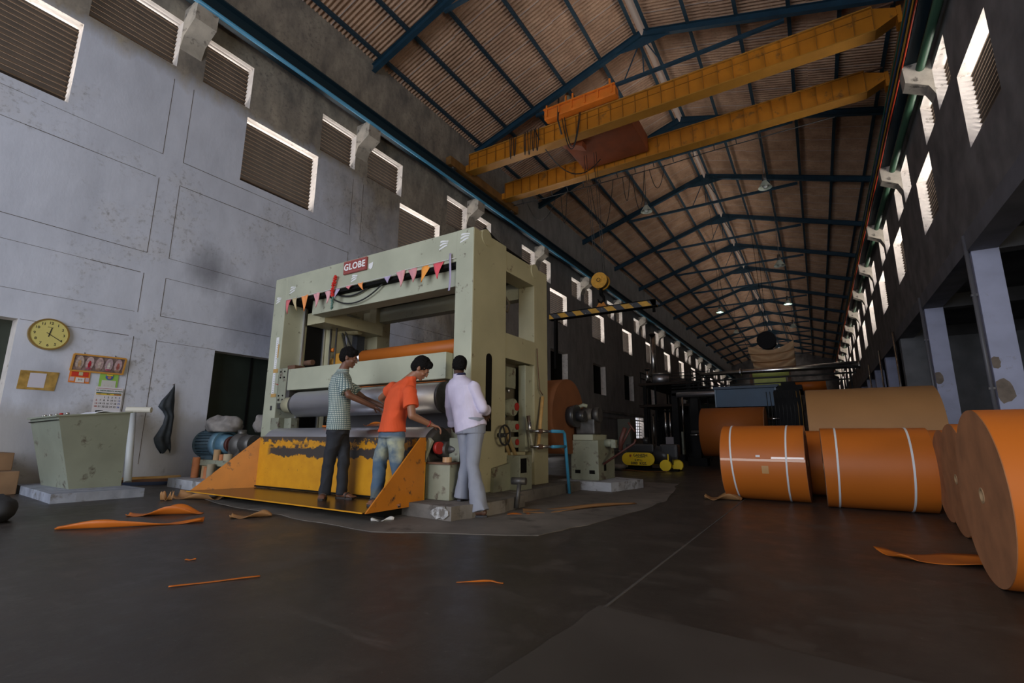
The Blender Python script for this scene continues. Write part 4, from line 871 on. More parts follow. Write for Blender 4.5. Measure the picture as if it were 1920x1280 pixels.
# ================================================================ paper rolls on the floor
def paper_roll(name_label, cx, cy, R, L, yaw, straps, ends=M_orangecut, body=M_orange, seed=0, core=True, group=None, tape=False, z0=0.0):
    d = Vector((math.cos(yaw), math.sin(yaw), 0)); c = Vector((cx, cy, z0+R)); a, b = c-d*L/2, c+d*L/2
    r = thing('paper_roll', (cx, cy, z0), name_label, 'paper roll', group)
    mb = MB(); mb.cyl(a, b, R, n=96, caps=False); mb.build('paper_body', body, r)
    for p, q in ((a, -d), (b, d)):
        mb = MB(); mb.ring(p - q*0.02, p + q*0.004, R*0.998, 0.045, 64)
        e = mb.build('roll_end', ends, r)
        mb = MB(); mb.ring(p - q*0.03, p + q*0.008, 0.048, 0.036, 20); mb.build('core_tube', M_card, e)
    for t in straps:
        u, v = basis(d); s0 = a + d*L*t; rr = random.Random(seed+int(t*100)); slant = rr.uniform(-0.03, 0.03)
        mb = MB(); n = 72; vs = []
        for i in range(n+1):
            an = 2*PI*i/n
            for off, rad in ((-0.011, R+0.001), (0.011, R+0.001), (0.011, R+0.004), (-0.011, R+0.004)):
                vs.append(s0 + d*(off+slant*math.sin(an)) + (u*math.cos(an)+v*math.sin(an))*rad)
        fs = [(i*4+k, i*4+(k+1) % 4, (i+1)*4+(k+1) % 4, (i+1)*4+k) for i in range(n) for k in range(4)]
        mb.add(vs, fs, False); mb.build('strap', M_strap, r)
    if tape:
        u, v = basis(d); mb = MB()
        def patch(t0, t1, a0, a1, nm, m, lift):
            b2 = MB(); 
            def fn(i, j):
                an = a0+(a1-a0)*j; return c + d*((t0+(t1-t0)*i)*L) + (Vector((0, 0, 1))*math.sin(an) - Vector((d.y, -d.x, 0))*(-math.cos(an)))*(R+lift)
            b2.grid(fn, 12, 3); b2.build(nm, m, r)
        shiny = mat('shiny_clear_tape', (0.66, 0.38, 0.22), 0.12, coat=1.0)
        patch(-0.5, 0.5, 0.06, 0.12, 'tape_strip', mat('tape_faint', (0.60, 0.24, 0.07), 0.18), 0.0015)
        patch(0.12, 0.49, 0.13, 0.18, 'tape_strip', shiny, 0.003)
        patch(-0.06, -0.01, 0.17, 0.22, 'paper_label', M_white, 0.003)
        patch(0.0, 0.08, -0.25, -0.05, 'tape_mark', mat('tape_tan', (0.52, 0.28, 0.10), 0.4), 0.002)
    return r
Y10 = math.radians(10.5)
G1 = 'strapped orange paper rolls on the right'
paper_roll('orange paper roll with two white straps and clear tape, leftmost of the floor row', -0.70, 8.25, 0.53, 1.06, math.radians(-1.5), (0.14, 0.79), seed=1, group=G1, tape=True)
paper_roll('orange paper roll with two white straps in the middle of the floor row', 0.57, 7.90, 0.505, 1.10, math.radians(0.5), (0.13, 0.80), seed=5, group=G1)
paper_roll('orange roll mostly hidden behind the leftmost strapped roll', -0.42, 9.42, 0.50, 1.10, math.radians(0), (), group=G1)
paper_roll('orange roll mostly hidden behind the middle strapped roll', 0.84, 9.10, 0.50, 1.14, math.radians(0), (), group=G1)
paper_roll('orange roll end on, farther of the two rolls beside the nearest one', 1.73, 7.16, 0.485, 1.2, math.radians(1), (0.4,), seed=9, group=G1)
paper_roll('orange roll end on, just behind the nearest roll', 1.65, 6.16, 0.505, 1.2, math.radians(1), (0.42,), seed=12, group=G1)
paper_roll('nearest and largest looking orange paper roll, cut off by the right edge', 1.46, 4.22, 0.525, 1.26, math.radians(1), (0.27,), seed=15, group=G1)
paper_roll('large brown kraft paper roll behind the orange floor row', 0.88, 12.05, 0.94, 2.06, math.radians(0.5), (), ends=mat('kraft_roll_end', (0.30, 0.18, 0.09), 0.85, var=0.2), body=M_kraft)

# ================================================================ paper scraps on the floor
def scrap(label, pts, m, z=0.004, curl=0.03, seed=0, name='paper_scrap', group='orange paper offcuts on the floor'):
    rr = random.Random(seed); P = [Vector((x, y)) for x, y in pts]; n = len(P)//2
    # two rails make the strip: first half one side, second half the other side reversed
    A, B = P[:n], P[n:][::-1]
    def rail(Rl, t):
        s = t*(len(Rl)-1); i = min(int(s), len(Rl)-2); return Rl[i].lerp(Rl[i+1], s-i)
    ph = rr.uniform(0, 6)
    def fn(u, v):
        q = rail(A, u).lerp(rail(B, u), v); h = z + curl*max(0, math.sin(u*7+ph)*0.5+0.5)*(abs(v-0.5)*2)**2*1.0
        return (q.x, q.y, h)
    mb = MB(); mb.grid(fn, 28, 8); o = mb.build(name, m); solidify(o, 0.003)
    tag(o, label, 'paper scrap', group); return o
scrap('long torn orange paper offcut lying on the floor left of the yellow guard', [(-6.18, 1.86), (-5.9, 2.15), (-5.75, 2.35), (-5.5, 2.84), (-5.42, 2.78), (-5.55, 2.55), (-5.85, 2.1), (-6.1, 1.82)], M_orange, curl=0.07, seed=2)
scrap('crumpled orange offcut behind the long torn one', [(-6.65, 2.62), (-6.45, 2.85), (-6.25, 3.0), (-6.07, 3.12), (-6.0, 3.05), (-6.15, 2.86), (-6.3, 2.68), (-6.5, 2.52)], M_orange, curl=0.10, seed=5)
scrap('thin straight orange strip lying on the open floor in front', [(-3.30, 1.55), (-3.2, 1.75), (-3.07, 1.965), (-3.055, 1.955), (-3.18, 1.74), (-3.285, 1.54)], M_orange, curl=0.004, seed=3)
scrap('tiny orange sliver just behind the straight strip', [(-3.90, 1.92), (-3.86, 1.97), (-3.84, 1.955), (-3.885, 1.905)], M_orange, curl=0.006, seed=4)
scrap('thin wavy orange thread of paper on the floor near the middle', [(-1.95, 2.53), (-1.85, 2.60), (-1.78, 2.66), (-1.70, 2.66), (-1.70, 2.65), (-1.78, 2.645), (-1.85, 2.588), (-1.95, 2.52)], M_orange, curl=0.01, seed=6)
scrap('orange offcut pointing out from under the nearest roll', [(0.28, 4.96), (0.45, 4.93), (0.7, 5.08), (1.02, 5.0), (1.0, 4.72), (0.78, 4.72), (0.52, 4.70), (0.42, 4.74)], M_orange, curl=0.035, seed=8)
scrap('crumpled brown scrap at the foot of the leftmost strapped roll', [(-1.52, 7.95), (-1.4, 8.1), (-1.25, 8.02), (-1.02, 7.98), (-1.05, 7.85), (-1.2, 7.80), (-1.35, 7.70), (-1.5, 7.75)], M_kraft, curl=0.09, seed=9, group='kraft paper scraps on the floor')
scrap('long brown kraft sheet on the floor beside the machine foundation', [(-3.15, 5.35), (-2.95, 5.6), (-2.6, 6.1), (-2.2, 6.72), (-2.15, 6.65), (-2.5, 5.9), (-2.75, 5.35), (-2.98, 5.08)], M_kraft, curl=0.03, seed=11, group='kraft paper scraps on the floor')
scrap('small brown scrap folded over on the floor in front of the yellow guard', [(-5.55, 3.15), (-5.4, 3.35), (-5.28, 3.45), (-5.18, 3.38), (-5.28, 3.2), (-5.42, 3.05)], M_kraft, curl=0.06, seed=12, group='kraft paper scraps on the floor')
scrap('pale cardboard sheet tucked at the left corner of the yellow guard', [(-7.95, 3.72), (-7.7, 3.85), (-7.35, 3.98), (-7.1, 3.92), (-7.2, 3.72), (-7.5, 3.62), (-7.8, 3.55), (-7.95, 3.62)], M_kraft, curl=0.10, seed=13, group='kraft paper scraps on the floor')
scrap('torn bit of cardboard standing on the floor behind the orange offcuts', [(-7.78, 3.42), (-7.68, 3.52), (-7.62, 3.45), (-7.72, 3.36)], M_kraft, curl=0.12, seed=14, group='kraft paper scraps on the floor')
scrap('orange strip lying on the floor behind the shoe of the man in white', [(-3.15, 5.0), (-2.95, 5.15), (-2.9, 5.1), (-3.1, 4.92)], M_orange, curl=0.01, seed=15)
scrap('white scrap of tissue on the floor in front of the yellow guard corner', [(-4.08, 3.80), (-4.0, 3.92), (-3.93, 3.98), (-3.9, 3.92), (-3.95, 3.84), (-4.05, 3.76)], M_white, curl=0.035, seed=16, group='kraft paper scraps on the floor')
scrap('orange sheet of paper resting on the lower drum between the two men', [(-5.25, 4.72), (-4.95, 4.75), (-4.72, 4.8), (-4.72, 4.55), (-4.95, 4.50), (-5.2, 4.60)], M_orange, z=1.01, curl=0.05, seed=17)
scrap('small orange strip of paper on the left end of the lower drum', [(-6.30, 4.82), (-6.1, 4.86), (-5.95, 4.86), (-5.95, 4.80), (-6.1, 4.78), (-6.28, 4.77)], M_orange, z=1.005, curl=0.03, seed=18)

# ================================================================ control console
M_cons = mat('console_green', (0.255, 0.275, 0.215), 0.5, var=0.12, vscale=2, dirt=(0.08, 0.06, 0.045), dscale=4, damt=0.30)
cn = thing('control_console', (-9.6, 2.9, 0.12), 'worn pale green steel control desk flaring towards its top, near the left wall', 'control desk')
mb = MB()
bot = [(-10.25, 2.80, .12), (-9.12, 2.80, .12), (-9.12, 3.42, .12), (-10.25, 3.42, .12)]
top = [(-10.14, 2.509, 1.10), (-8.952, 2.50, 1.13), (-8.937, 3.33, 1.22), (-10.14, 3.33, 1.20)]
mb.add(bot+top, [(3,2,1,0),(4,5,6,7),(0,1,5,4),(1,2,6,5),(2,3,7,6),(3,0,4,7)]); mb.build('cabinet', M_cons, cn)
mb = MB(); mb.add([(-10.13, 2.492, 1.06), (-8.952, 2.492, 1.085), (-8.952, 2.492, 1.078), (-10.13, 2.492, 1.053)], [(0,1,2,3)]); mb.bar((-10.12, 2.505, 1.055), (-8.955, 2.505, 1.08), 0.008); mb.build('lid_seam', M_black, cn)
mb = MB(); mb.prism([(-10.14, 2.47), (-8.93, 2.47), (-8.91, 3.35), (-10.14, 3.35)], 'z', 0, 0.02)
mb.v = [Vector((p.x, p.y, p.z + 1.10 + 0.10*(p.y-2.47) + 0.02*(p.x+10.1))) for p in mb.v]; mb.build('desk_top', M_cons, cn)
for k, (x, y) in enumerate([(-9.95, 2.6), (-9.8, 2.58), (-9.65, 2.60), (-9.4, 2.6), (-9.15, 2.58), (-9.05, 2.62)]):
    mb = MB(); z = 1.125+0.02*(x+10.1)+0.10*(y-2.47); mb.cyl((x, y, z), (x, y, z+0.025), 0.022, n=12); mb.build('push_button', M_red if k == 4 else M_galv, cn)
mb = MB(); mb.prism(blobsheet([(-10.65, 2.62), (-8.50, 2.44), (-8.42, 3.45), (-10.65, 3.55)], 0, 0.01, 4), 'z', 0, 0.12)
tag(mb.build('console_plinth', mat('blue_grey_plinth', (0.26, 0.28, 0.33), 0.9, var=0.3, vscale=4, dirt=(0.13, 0.12, 0.11), dscale=5, damt=0.4)), 'low blue grey concrete plinth under the control desk', 'plinth')
mb = MB()
def fn(u, v): x = -9.75+0.62*u; y = 2.95+0.35*v; return (x, y, 1.175+0.02*(x+10.1)+0.1*(y-2.95)+0.03*math.sin(u*6+1)*(v)+0.02*math.sin(v*5))
o = tag((mb.grid(fn, 14, 8), mb.build('paper_bundle', mat('white_paper', (0.72, 0.74, 0.82), 0.8)))[1], 'crumpled white papers lying on top of the control desk', 'papers'); solidify(o, 0.012)
mb = MB(); mb.box(-9.22, -9.15, 2.98, 3.06, 1.19, 1.245, 0.01); tag(mb.build('tape_stub', M_blackpaint), 'small black block on the front of the papers on the control desk', 'block')
mb = MB(); mb.cyl((-9.62, 2.66, 1.15), (-9.42, 2.64, 1.155), 0.014, n=8); tag(mb.build('red_pen', M_red), 'red marker lying on the control desk between the buttons', 'marker')
pr2 = thing('paper_core', (-9.1, 3.5, 1.2), 'cream cardboard tube lying on the far edge of the control desk', 'tube')
mb = MB(); mb.ring((-9.22, 3.38, 1.27), (-8.98, 3.62, 1.27), 0.045, 0.034, 24); mb.build('tube', mat('cream_card', (0.55, 0.53, 0.46), 0.7), pr2)
mb = MB(); mb.cyl((-9.215, 3.385, 1.27), (-9.19, 3.41, 1.27), 0.034, n=16); mb.build('tube_mouth', M_rust, pr2)
# white tubes leaning on the wall behind the desk
for lab, a, b in (('longer of the two white tubes leaning on the wall beside the control desk', (-11.0, 4.22, 0.0), (-11.78, 4.42, 1.42)), ('shorter white tube leaning on the wall nearest the control desk', (-11.05, 4.05, 0.0), (-11.8, 4.28, 1.25))):
    r = thing('white_tube', a, lab, 'tube', 'white tubes leaning on the wall')
    mb = MB(); mb.cyl((a[0], a[1], 0.02), b, 0.062, n=24); mb.build('tube', mat('pale_tube', (0.60, 0.64, 0.66), 0.4), r)
# boards on the floor by the wall
for lab, a, b, m in (('long tan wooden board lying by the wall foot behind the white tubes', (-11.45, 3.9, 0.06), (-11.2, 5.2, 0.06), M_wood), ('dark wooden board lying in front of the tan board by the wall', (-11.25, 3.8, 0.03), (-10.9, 5.0, 0.03), M_rust), ('blue rag covered bar on the floor beside the desk plinth', (-10.6, 4.0, 0.025), (-10.2, 4.6, 0.025), mat('navy_cloth', (0.03, 0.05, 0.12), 0.8))):
    mb = MB(); mb.bar(a, b, 0.10, 0.05); tag(mb.build('wooden_board', m), lab, 'board')
# cardboard boxes at the left edge
for lab, (x0, x1, y0, y1, z0, z1) in (('lower wider brown cardboard box by the wall at the left edge', (-11.75, -10.30, 2.0, 2.55, 0, 0.335)), ('upper smaller brown cardboard box stacked at the left edge', (-11.75, -10.66, 2.05, 2.54, 0.335, 0.60))):
    r = thing('cardboard_box', ((x0+x1)/2, (y0+y1)/2, z0), lab, 'box', 'stacked cardboard boxes')
    mb = MB(); mb.box(x0, x1, y0, y1, z0+0.001, z1, 0.01); mb.build('carton', mat('dark_cardboard', (0.22, 0.13, 0.07), 0.85, var=0.2), r)
    mb = MB(); mb.box((x0+x1)/2-0.03, (x0+x1)/2+0.03, y0-0.002, y1, z1-0.002, z1+0.002); mb.build('tape', mat('packing_tape', (0.5, 0.3, 0.1)), r)
# dark bag in the corner of the picture
mb = MB(); mb.ball((-7.28, 1.66, 0.12), (0.36, 0.16, 0.14), 18, 12)
for v in mb.v: v.z = max(0.0, v.z + 0.02*math.sin(v.x*25)*math.cos(v.y*30))
tag(mb.build('black_bag', mat('black_cloth', (0.02, 0.02, 0.022), 0.8)), 'black cloth bag on the floor at the left edge of the photo', 'bag')

# ================================================================ things on the left wall
def wp_(y, z, d=0.0): return Vector((XL+0.002+d, y*1.0125, 0.86+(z-0.86)*1.0125))
ck = thing('wall_clock', wp_(2.93, 2.66), 'round wall clock with a yellow face and gold rim', 'clock')
cc = wp_(2.93, 2.67)
mb = MB(); mb.cyl(cc, cc+Vector((0.05, 0, 0)), 0.29, 0.285, n=64); mb.build('case', mat('gold_rim', (0.45, 0.30, 0.10), 0.3, metal=0.7), ck)
mb = MB(); mb.ring(cc+Vector((0.05, 0, 0)), cc+Vector((0.062, 0, 0)), 0.29, 0.262, 64); mb.build('rim', mat('gold_rim', (0.45, 0.30, 0.10)), ck)
mb = MB(); mb.cyl(cc+Vector((0.05, 0, 0)), cc+Vector((0.054, 0, 0)), 0.265, n=64); dl = mb.build('dial', mat('dial_yellow', (0.68, 0.60, 0.20), 0.5), ck)
for h in range(1, 13):
    a = PI/2 - h*PI/6; text_mesh('numeral', str(h), 0.066, M_blackpaint, ck, cc+Vector((0.0555, 0.205*math.cos(a), 0.205*math.sin(a))), (0, 1, 0), (0, 0, 1), 0.0008, bold=0.0012)
for nm, a, L, w in (('hour_hand', PI/2-math.radians(10), 0.125, 0.016), ('minute_hand', PI/2-math.radians(121), 0.205, 0.011)):
    mb = MB(); dv = Vector((0, math.cos(a), math.sin(a))); mb.bar(cc+Vector((0.058, 0, 0))-dv*0.05, cc+Vector((0.058, 0, 0))+dv*L, w, 0.003, up=(1, 0, 0)); mb.build(nm, M_blackpaint, ck)
text_mesh('maker_mark', 'QUARTZ', 0.02, M_blackpaint, ck, cc+Vector((0.0555, 0, 0.13)), (0, 1, 0), (0, 0, 1), 0.0005)
# framed notice of brown tape and paper
nt_ = thing('taped_notice', wp_(2.9, 1.66), 'white paper notice fixed to the wall with wide brown packing tape', 'notice')
mb = MB(); q = [wp_(2.66, 1.99, .002), wp_(3.18, 2.00, .002), wp_(3.15, 1.66, .002), wp_(2.65, 1.66, .002)]
mb.add([p for p in q]+[p+Vector((0.006, 0, 0)) for p in q], [(0,1,2,3),(7,6,5,4),(0,4,5,1),(1,5,6,2),(2,6,7,3),(3,7,4,0)]); mb.build('tape_backing', mat('glossy_brown_tape', (0.42, 0.26, 0.07), 0.22, var=0.35, vscale=9, coat=0.5), nt_)
mb = MB(); q = [wp_(2.79, 1.955, .009), wp_(3.01, 1.96, .009), wp_(3.0, 1.70, .009), wp_(2.78, 1.70, .009)]
mb.add([p for p in q]+[p+Vector((0.003, 0, 0)) for p in q], [(0,1,2,3),(7,6,5,4),(0,4,5,1),(1,5,6,2),(2,6,7,3),(3,7,4,0)]); pp = mb.build('sheet', mat('notice_paper', (0.62, 0.60, 0.70), 0.7), nt_)
# long framed picture, leaning forward at the top
pf = thing('framed_picture', wp_(3.7, 2.05), 'long narrow gilt framed picture of five pale ovals hanging above the calendars', 'picture')
Lx, Rx = 3.32*1.0125, 4.13*1.0125
def pz(t, h): # t along, h up 0..1
    y = Lx+(Rx-Lx)*t; z = 2.075+0.31*h+0.012*t; return Vector((XL+0.02+0.075*h, y, z))
mb = MB()
for (t0, h0, t1, h1) in ((0, 0, 1, 0), (0, 1, 1, 1), (0, 0, 0, 1), (1, 0, 1, 1)): mb.bar(pz(t0, h0), pz(t1, h1), 0.03, 0.03)
mb.build('frame', mat('gilt_frame', (0.62, 0.30, 0.06), 0.35), pf)
mb = MB(); q = [pz(0, 0), pz(1, 0), pz(1, 1), pz(0, 1)]; mb.add(q, [(0,1,2,3)]); o = mb.build('picture_ground', mat('picture_ground', (0.22, 0.15, 0.14), 0.3, var=0.6, vscale=14, coat=0.6), pf); solidify(o, 0.01)
pc = [((0.50, 0.40, 0.36), (0.55, 0.34, 0.18)), ((0.55, 0.42, 0.42), (0.50, 0.03, 0.05)), ((0.50, 0.36, 0.36), (0.62, 0.50, 0.46)), ((0.48, 0.36, 0.40), (0.66, 0.62, 0.58)), ((0.52, 0.36, 0.38), (0.42, 0.12, 0.10))]
nrm = Vector((1, 0, -0.24)).normalized()
for k in range(5):
    t = 0.13+k*0.185; 
    for (rt, rh, hh, col, nm, lift) in ((0.078, 0.40, 0.52, pc[k][0], 'oval', 0.004), (0.030, 0.22, 0.46, pc[k][1], 'motif', 0.007), (0.055, 0.07, 0.20, (0.42, 0.10, 0.16) if k % 2 else (0.40, 0.26, 0.20), 'motif_base', 0.009)):
        mb = MB(); c0 = [pz(t+rt*math.cos(a), hh+rh*math.sin(a))+nrm*(0.006+lift) for a in [i*PI/10 for i in range(20)]]; mb.add(c0, [tuple(range(20))]); mb.build(nm, mat('pic_%s_%d' % (nm, k), col, 0.4, var=0.3, vscale=30), pf)
for t in (0.2, 0.8):
    mb = MB(); p = pz(t, 1); mb.tube([p, p+Vector((-0.05, 0.0, 0.035)), p+Vector((-0.09, 0.01, 0.05))], 0.006, 6); mb.build('hanging_loop', M_black, pf)
# small red and orange tear off calendar
def card(name, y0, y1, z0, z1, m, parent, d, skew=0.0):
    mb = MB(); q = [wp_(y0+skew, z0, d), wp_(y1+skew, z0, d), wp_(y1, z1, d), wp_(y0, z1, d)]
    mb.add([p for p in q]+[p+Vector((0.004, 0, 0)) for p in q], [(0,1,2,3),(7,6,5,4),(0,4,5,1),(1,5,6,2),(2,6,7,3),(3,7,4,0)]); return mb.build(name, m, parent)
c1 = thing('tear_off_calendar', wp_(3.48, 1.85), 'small red and orange calendar board under the left end of the framed picture', 'calendar')
card('board', 3.32, 3.63, 1.84, 2.07, mat('cal_orange', (0.78, 0.22, 0.03), 0.5), c1, 0.01)
card('red_panel', 3.35, 3.60, 1.96, 2.06, mat('cal_red', (0.62, 0.04, 0.02), 0.5), c1, 0.015)
card('date_pad', 3.42, 3.55, 1.85, 1.94, M_white, c1, 0.02)
card('side_panel', 3.335, 3.40, 1.87, 1.945, mat('cal_pink', (0.6, 0.45, 0.5)), c1, 0.016); card('side_panel', 3.565, 3.62, 1.87, 1.945, mat('cal_pink', (0.6, 0.45, 0.5)), c1, 0.016)
card('emblem', 3.455, 3.515, 1.98, 2.05, mat('cal_cream', (0.55, 0.50, 0.30)), c1, 0.02)
text_mesh('date_text', '213', 0.045, M_blackpaint, c1, wp_(3.485, 1.90, 0.026), (0, 1, 0), (0, 0, 1), 0.0005)
# green bordered calendar, half hidden
c2 = thing('picture_calendar', wp_(3.93, 1.78), 'green bordered calendar with a blue and yellow motif, hanging above the white calendar', 'calendar')
card('sheet', 3.78, 4.08, 1.74, 2.06, mat('cal_green', (0.30, 0.55, 0.10), 0.6), c2, 0.008)
card('lower_sheet', 3.82, 4.05, 1.74, 1.93, mat('cal_white', (0.62, 0.62, 0.60)), c2, 0.013)
for (rr_, z, c, nm, k) in ((0.062, 2.0, (0.05, 0.12, 0.42), 'blue_disc', 0.018), (0.03, 1.985, (0.50, 0.22, 0.12), 'brown_motif', 0.023)):
    mb = MB(); cc2 = wp_(3.93, z, k); mb.cyl(cc2, cc2+Vector((0.004, 0, 0)), rr_, n=24); mb.build(nm, mat('cal_'+nm, c), c2)
mb = MB(); cc2 = wp_(3.93, 2.035, 0.026); mb.box(cc2.x, cc2.x+0.004, cc2.y-0.05, cc2.y+0.05, cc2.z-0.018, cc2.z+0.012); mb.build('yellow_motif', mat('cal_yellow', (0.7, 0.55, 0.03)), c2)
for y_ in (3.87, 3.93, 3.99): text_mesh('calendar_marks', '::', 0.035, M_red, c2, wp_(y_, 1.83, 0.0185), (0, 1, 0), (0, 0, 1), 0.0004)
# large white month calendar
c3 = thing('month_calendar', wp_(3.98, 1.34), 'large white month calendar page hanging lowest on the wall behind the control desk', 'calendar')
card('page', 3.735, 4.185, 1.30, 1.80, mat('cal_page', (0.70, 0.68, 0.72), 0.6), c3, 0.030)
text_mesh('heading', 'S.R. INSTRUMENTS, MUMBAI', 0.034, mat('cal_darkgreen', (0.03, 0.12, 0.08)), c3, wp_(3.965, 1.725, 0.036), (0, 1, 0), (0, 0, 1), 0.0004, bold=0.0006)
text_mesh('subheading', 'xxxxxxxxxxxxxxxxxxxxxx', 0.026, mat('cal_darkgreen', (0.03, 0.12, 0.08)), c3, wp_(3.965, 1.685, 0.036), (0, 1, 0), (0, 0, 1), 0.0004, bold=0.001) if False else None
card('green_rule', 3.76, 4.16, 1.675, 1.69, mat('cal_darkgreen', (0.03, 0.12, 0.08)), c3, 0.036)
card('red_rule', 3.76, 4.16, 1.765, 1.77, M_red, c3, 0.036)
card('month_band', 3.76, 4.16, 1.645, 1.672, mat('cal_band', (0.75, 0.50, 0.06)), c3, 0.036)
text_mesh('month_name', 'MARCH', 0.032, M_red, c3, wp_(4.10, 1.658, 0.042), (0, 1, 0), (0, 0, 1), 0.0004, bold=0.001)
text_mesh('year', '2016', 0.028, M_blackpaint, c3, wp_(3.95, 1.658, 0.042), (0, 1, 0), (0, 0, 1), 0.0004)
text_mesh('month_name', 'MAR', 0.026, mat('cal_brown', (0.4, 0.15, 0.02)), c3, wp_(3.81, 1.658, 0.042), (0, 1, 0), (0, 0, 1), 0.0004)
day = 1
for row in range(4):
    for c in range(7):
        if row == 0 and c < 2: continue
        text_mesh('day_number', str(day), 0.046, M_red if c == 0 else (mat('cal_bluetext', (0.05, 0.12, 0.45)) if c == 6 else M_blackpaint), c3, wp_(3.78+c*0.060, 1.60-row*0.060, 0.036), (0, 1, 0), (0, 0, 1), 0.0004, bold=0.0008); day += 1
# dark raincoat on a nail
rc = thing('hanging_coat', wp_(5.05, 0.62), 'dark blue black raincoat hanging from a nail on the lavender wall', 'coat')
prof = [(1.96, 5.07, .01), (1.88, 5.065, .04), (1.74, 5.03, .11), (1.60, 4.99, .20), (1.47, 4.97, .24), (1.38, 5.02, .17), (1.28, 5.06, .14), (1.12, 5.05, .15), (0.98, 5.02, .20), (0.82, 4.98, .25), (0.66, 5.02, .24), (0.56, 5.06, .17)]
mb = MB()
def fnc(u, v):
    s = v*(len(prof)-1); i = min(int(s), len(prof)-2); f = s-i; a, b = prof[i], prof[i+1]
    z, y, w = [a[k]+(b[k]-a[k])*f for k in range(3)]; an = 2*PI*u
    fold = 1+0.22*math.sin(an*5+v*5)*min(1, v*3)
    return wp_(y + 0.62*w*math.cos(an)*(1), z - (0.05*math.cos(an*3) if v > .9 else 0), 0.075 + 0.30*w*math.sin(an)*fold)
mb.grid(fnc, 40, 33); mb.build('coat', mat('raincoat', (0.022, 0.030, 0.038), 0.65, var=0.4, vscale=8), rc)
mb = MB(); mb.cyl(wp_(5.07, 1.95), wp_(5.07, 1.97, 0.09), 0.006, n=6); mb.build('nail', M_rust, rc)

# ================================================================ motor set behind the yellow guard
b = MB(); b.prism(blobsheet([(-9.75, 4.35), (-8.0, 4.18), (-7.78, 4.6), (-7.78, 4.95), (-8.6, 4.96), (-8.6, 5.2), (-9.75, 5.3)], 0, 0.012, 5), 'z', 0, 0.15)
tag(b.build('motor_plinth', M_white_plinth), 'whitewashed concrete plinth under the electric motor left of the machine', 'plinth')
mf = thing('drive_motor', (-9.2, 4.85, 0.15), 'blue grey finned electric motor with gearbox on a steel frame left of the machine', 'motor')
mb = MB(); mb.box(-9.72, -8.42, 4.66, 5.10, 0.36, 0.46, 0.008)
for x in (-9.6, -8.6): mb.box(x, x+0.12, 4.7, 5.06, 0.15, 0.36)
mb.build('bed_frame', M_pedworn, mf)
M_motor = mat('motor_blue', (0.05, 0.085, 0.11), 0.5, var=0.3, vscale=5)
mb = MB(); mb.cyl((-9.72, 4.88, 0.73), (-9.15, 4.88, 0.73), 0.21, n=32)
for k in range(26):
    a = 2*PI*k/26; d = Vector((0, math.cos(a), math.sin(a))); c = Vector((-9.43, 4.88, 0.73))+d*0.225; mb.obox(c, (1, 0, 0), d, Vector((1, 0, 0)).cross(d), 0.5, 0.05, 0.008)
mb.build('finned_body', M_motor, mf)
mb = MB(); mb.cyl((-9.86, 4.88, 0.73), (-9.70, 4.88, 0.73), 0.17, 0.25, n=32); mb.build('fan_cover', M_motor, mf)
mb = MB(); mb.cyl((-9.17, 4.88, 0.73), (-9.02, 4.88, 0.73), 0.25, 0.24, n=32); mb.cyl((-9.02, 4.88, 0.73), (-8.86, 4.88, 0.73), 0.20, 0.14, n=28); mb.build('end_bell', mat('motor_light_blue', (0.09, 0.18, 0.25), 0.45, var=0.2), mf)
mb = MB(); mb.box(-9.60, -9.2, 4.75, 5.05, 0.46, 0.54); mb.build('foot', M_motor, mf)
mb = MB(); mb.cyl((-8.86, 4.88, 0.73), (-8.78, 4.88, 0.73), 0.14, n=24); mb.cyl((-8.78, 4.88, 0.73), (-8.74, 4.88, 0.73), 0.11, n=24); mb.build('coupling', mat('dark_red', (0.13, 0.03, 0.02)), mf)
mb = MB(); mb.ball((-8.56, 4.88, 0.72), (0.20, 0.19, 0.21), 20, 14); mb.box(-8.74, -8.40, 4.76, 5.0, 0.46, 0.70, 0.02); mb.cyl((-8.56, 4.88, 0.86), (-8.56, 4.88, 0.98), 0.07, n=16); mb.cyl((-8.42, 4.88, 0.74), (-8.12, 4.88, 0.74), 0.15, n=24); mb.build('gearbox', M_dksteel, mf)
def bag(label, c, r, seed):
    rr = random.Random(seed); ph = [rr.uniform(0, 6) for _ in range(6)]; mb = MB(); mb.ball(c, 1.0, 36, 24)
    c = Vector(c)
    for v in mb.v:
        d = v-c; f = 1 + 0.10*math.sin(d.x*5+ph[0]+d.z*3) + 0.05*math.sin(d.z*6+ph[1]+d.y*4) + 0.04*math.sin(d.x*11+d.y*9+d.z*5+ph[2])
        z = d.z*f; z = max(z, -0.55)
        v.x, v.y, v.z = c.x+d.x*r[0]*f, c.y+d.y*r[1]*f, c.z+z*r[2]
    return tag(mb.build('cloth_bundle', mat('dusty_sack', (0.20, 0.185, 0.175), 0.85, var=0.3, vscale=7, bump=0.3, bscale=18)), label, 'sack')
bag('crumpled grey sack lying on top of the electric motor', (-9.12, 4.86, 1.05), (0.44, 0.26, 0.19), 3)
bag('second grey sack half hidden behind the left post of the machine', (-8.62, 5.35, 1.06), (0.20, 0.22, 0.22), 8)
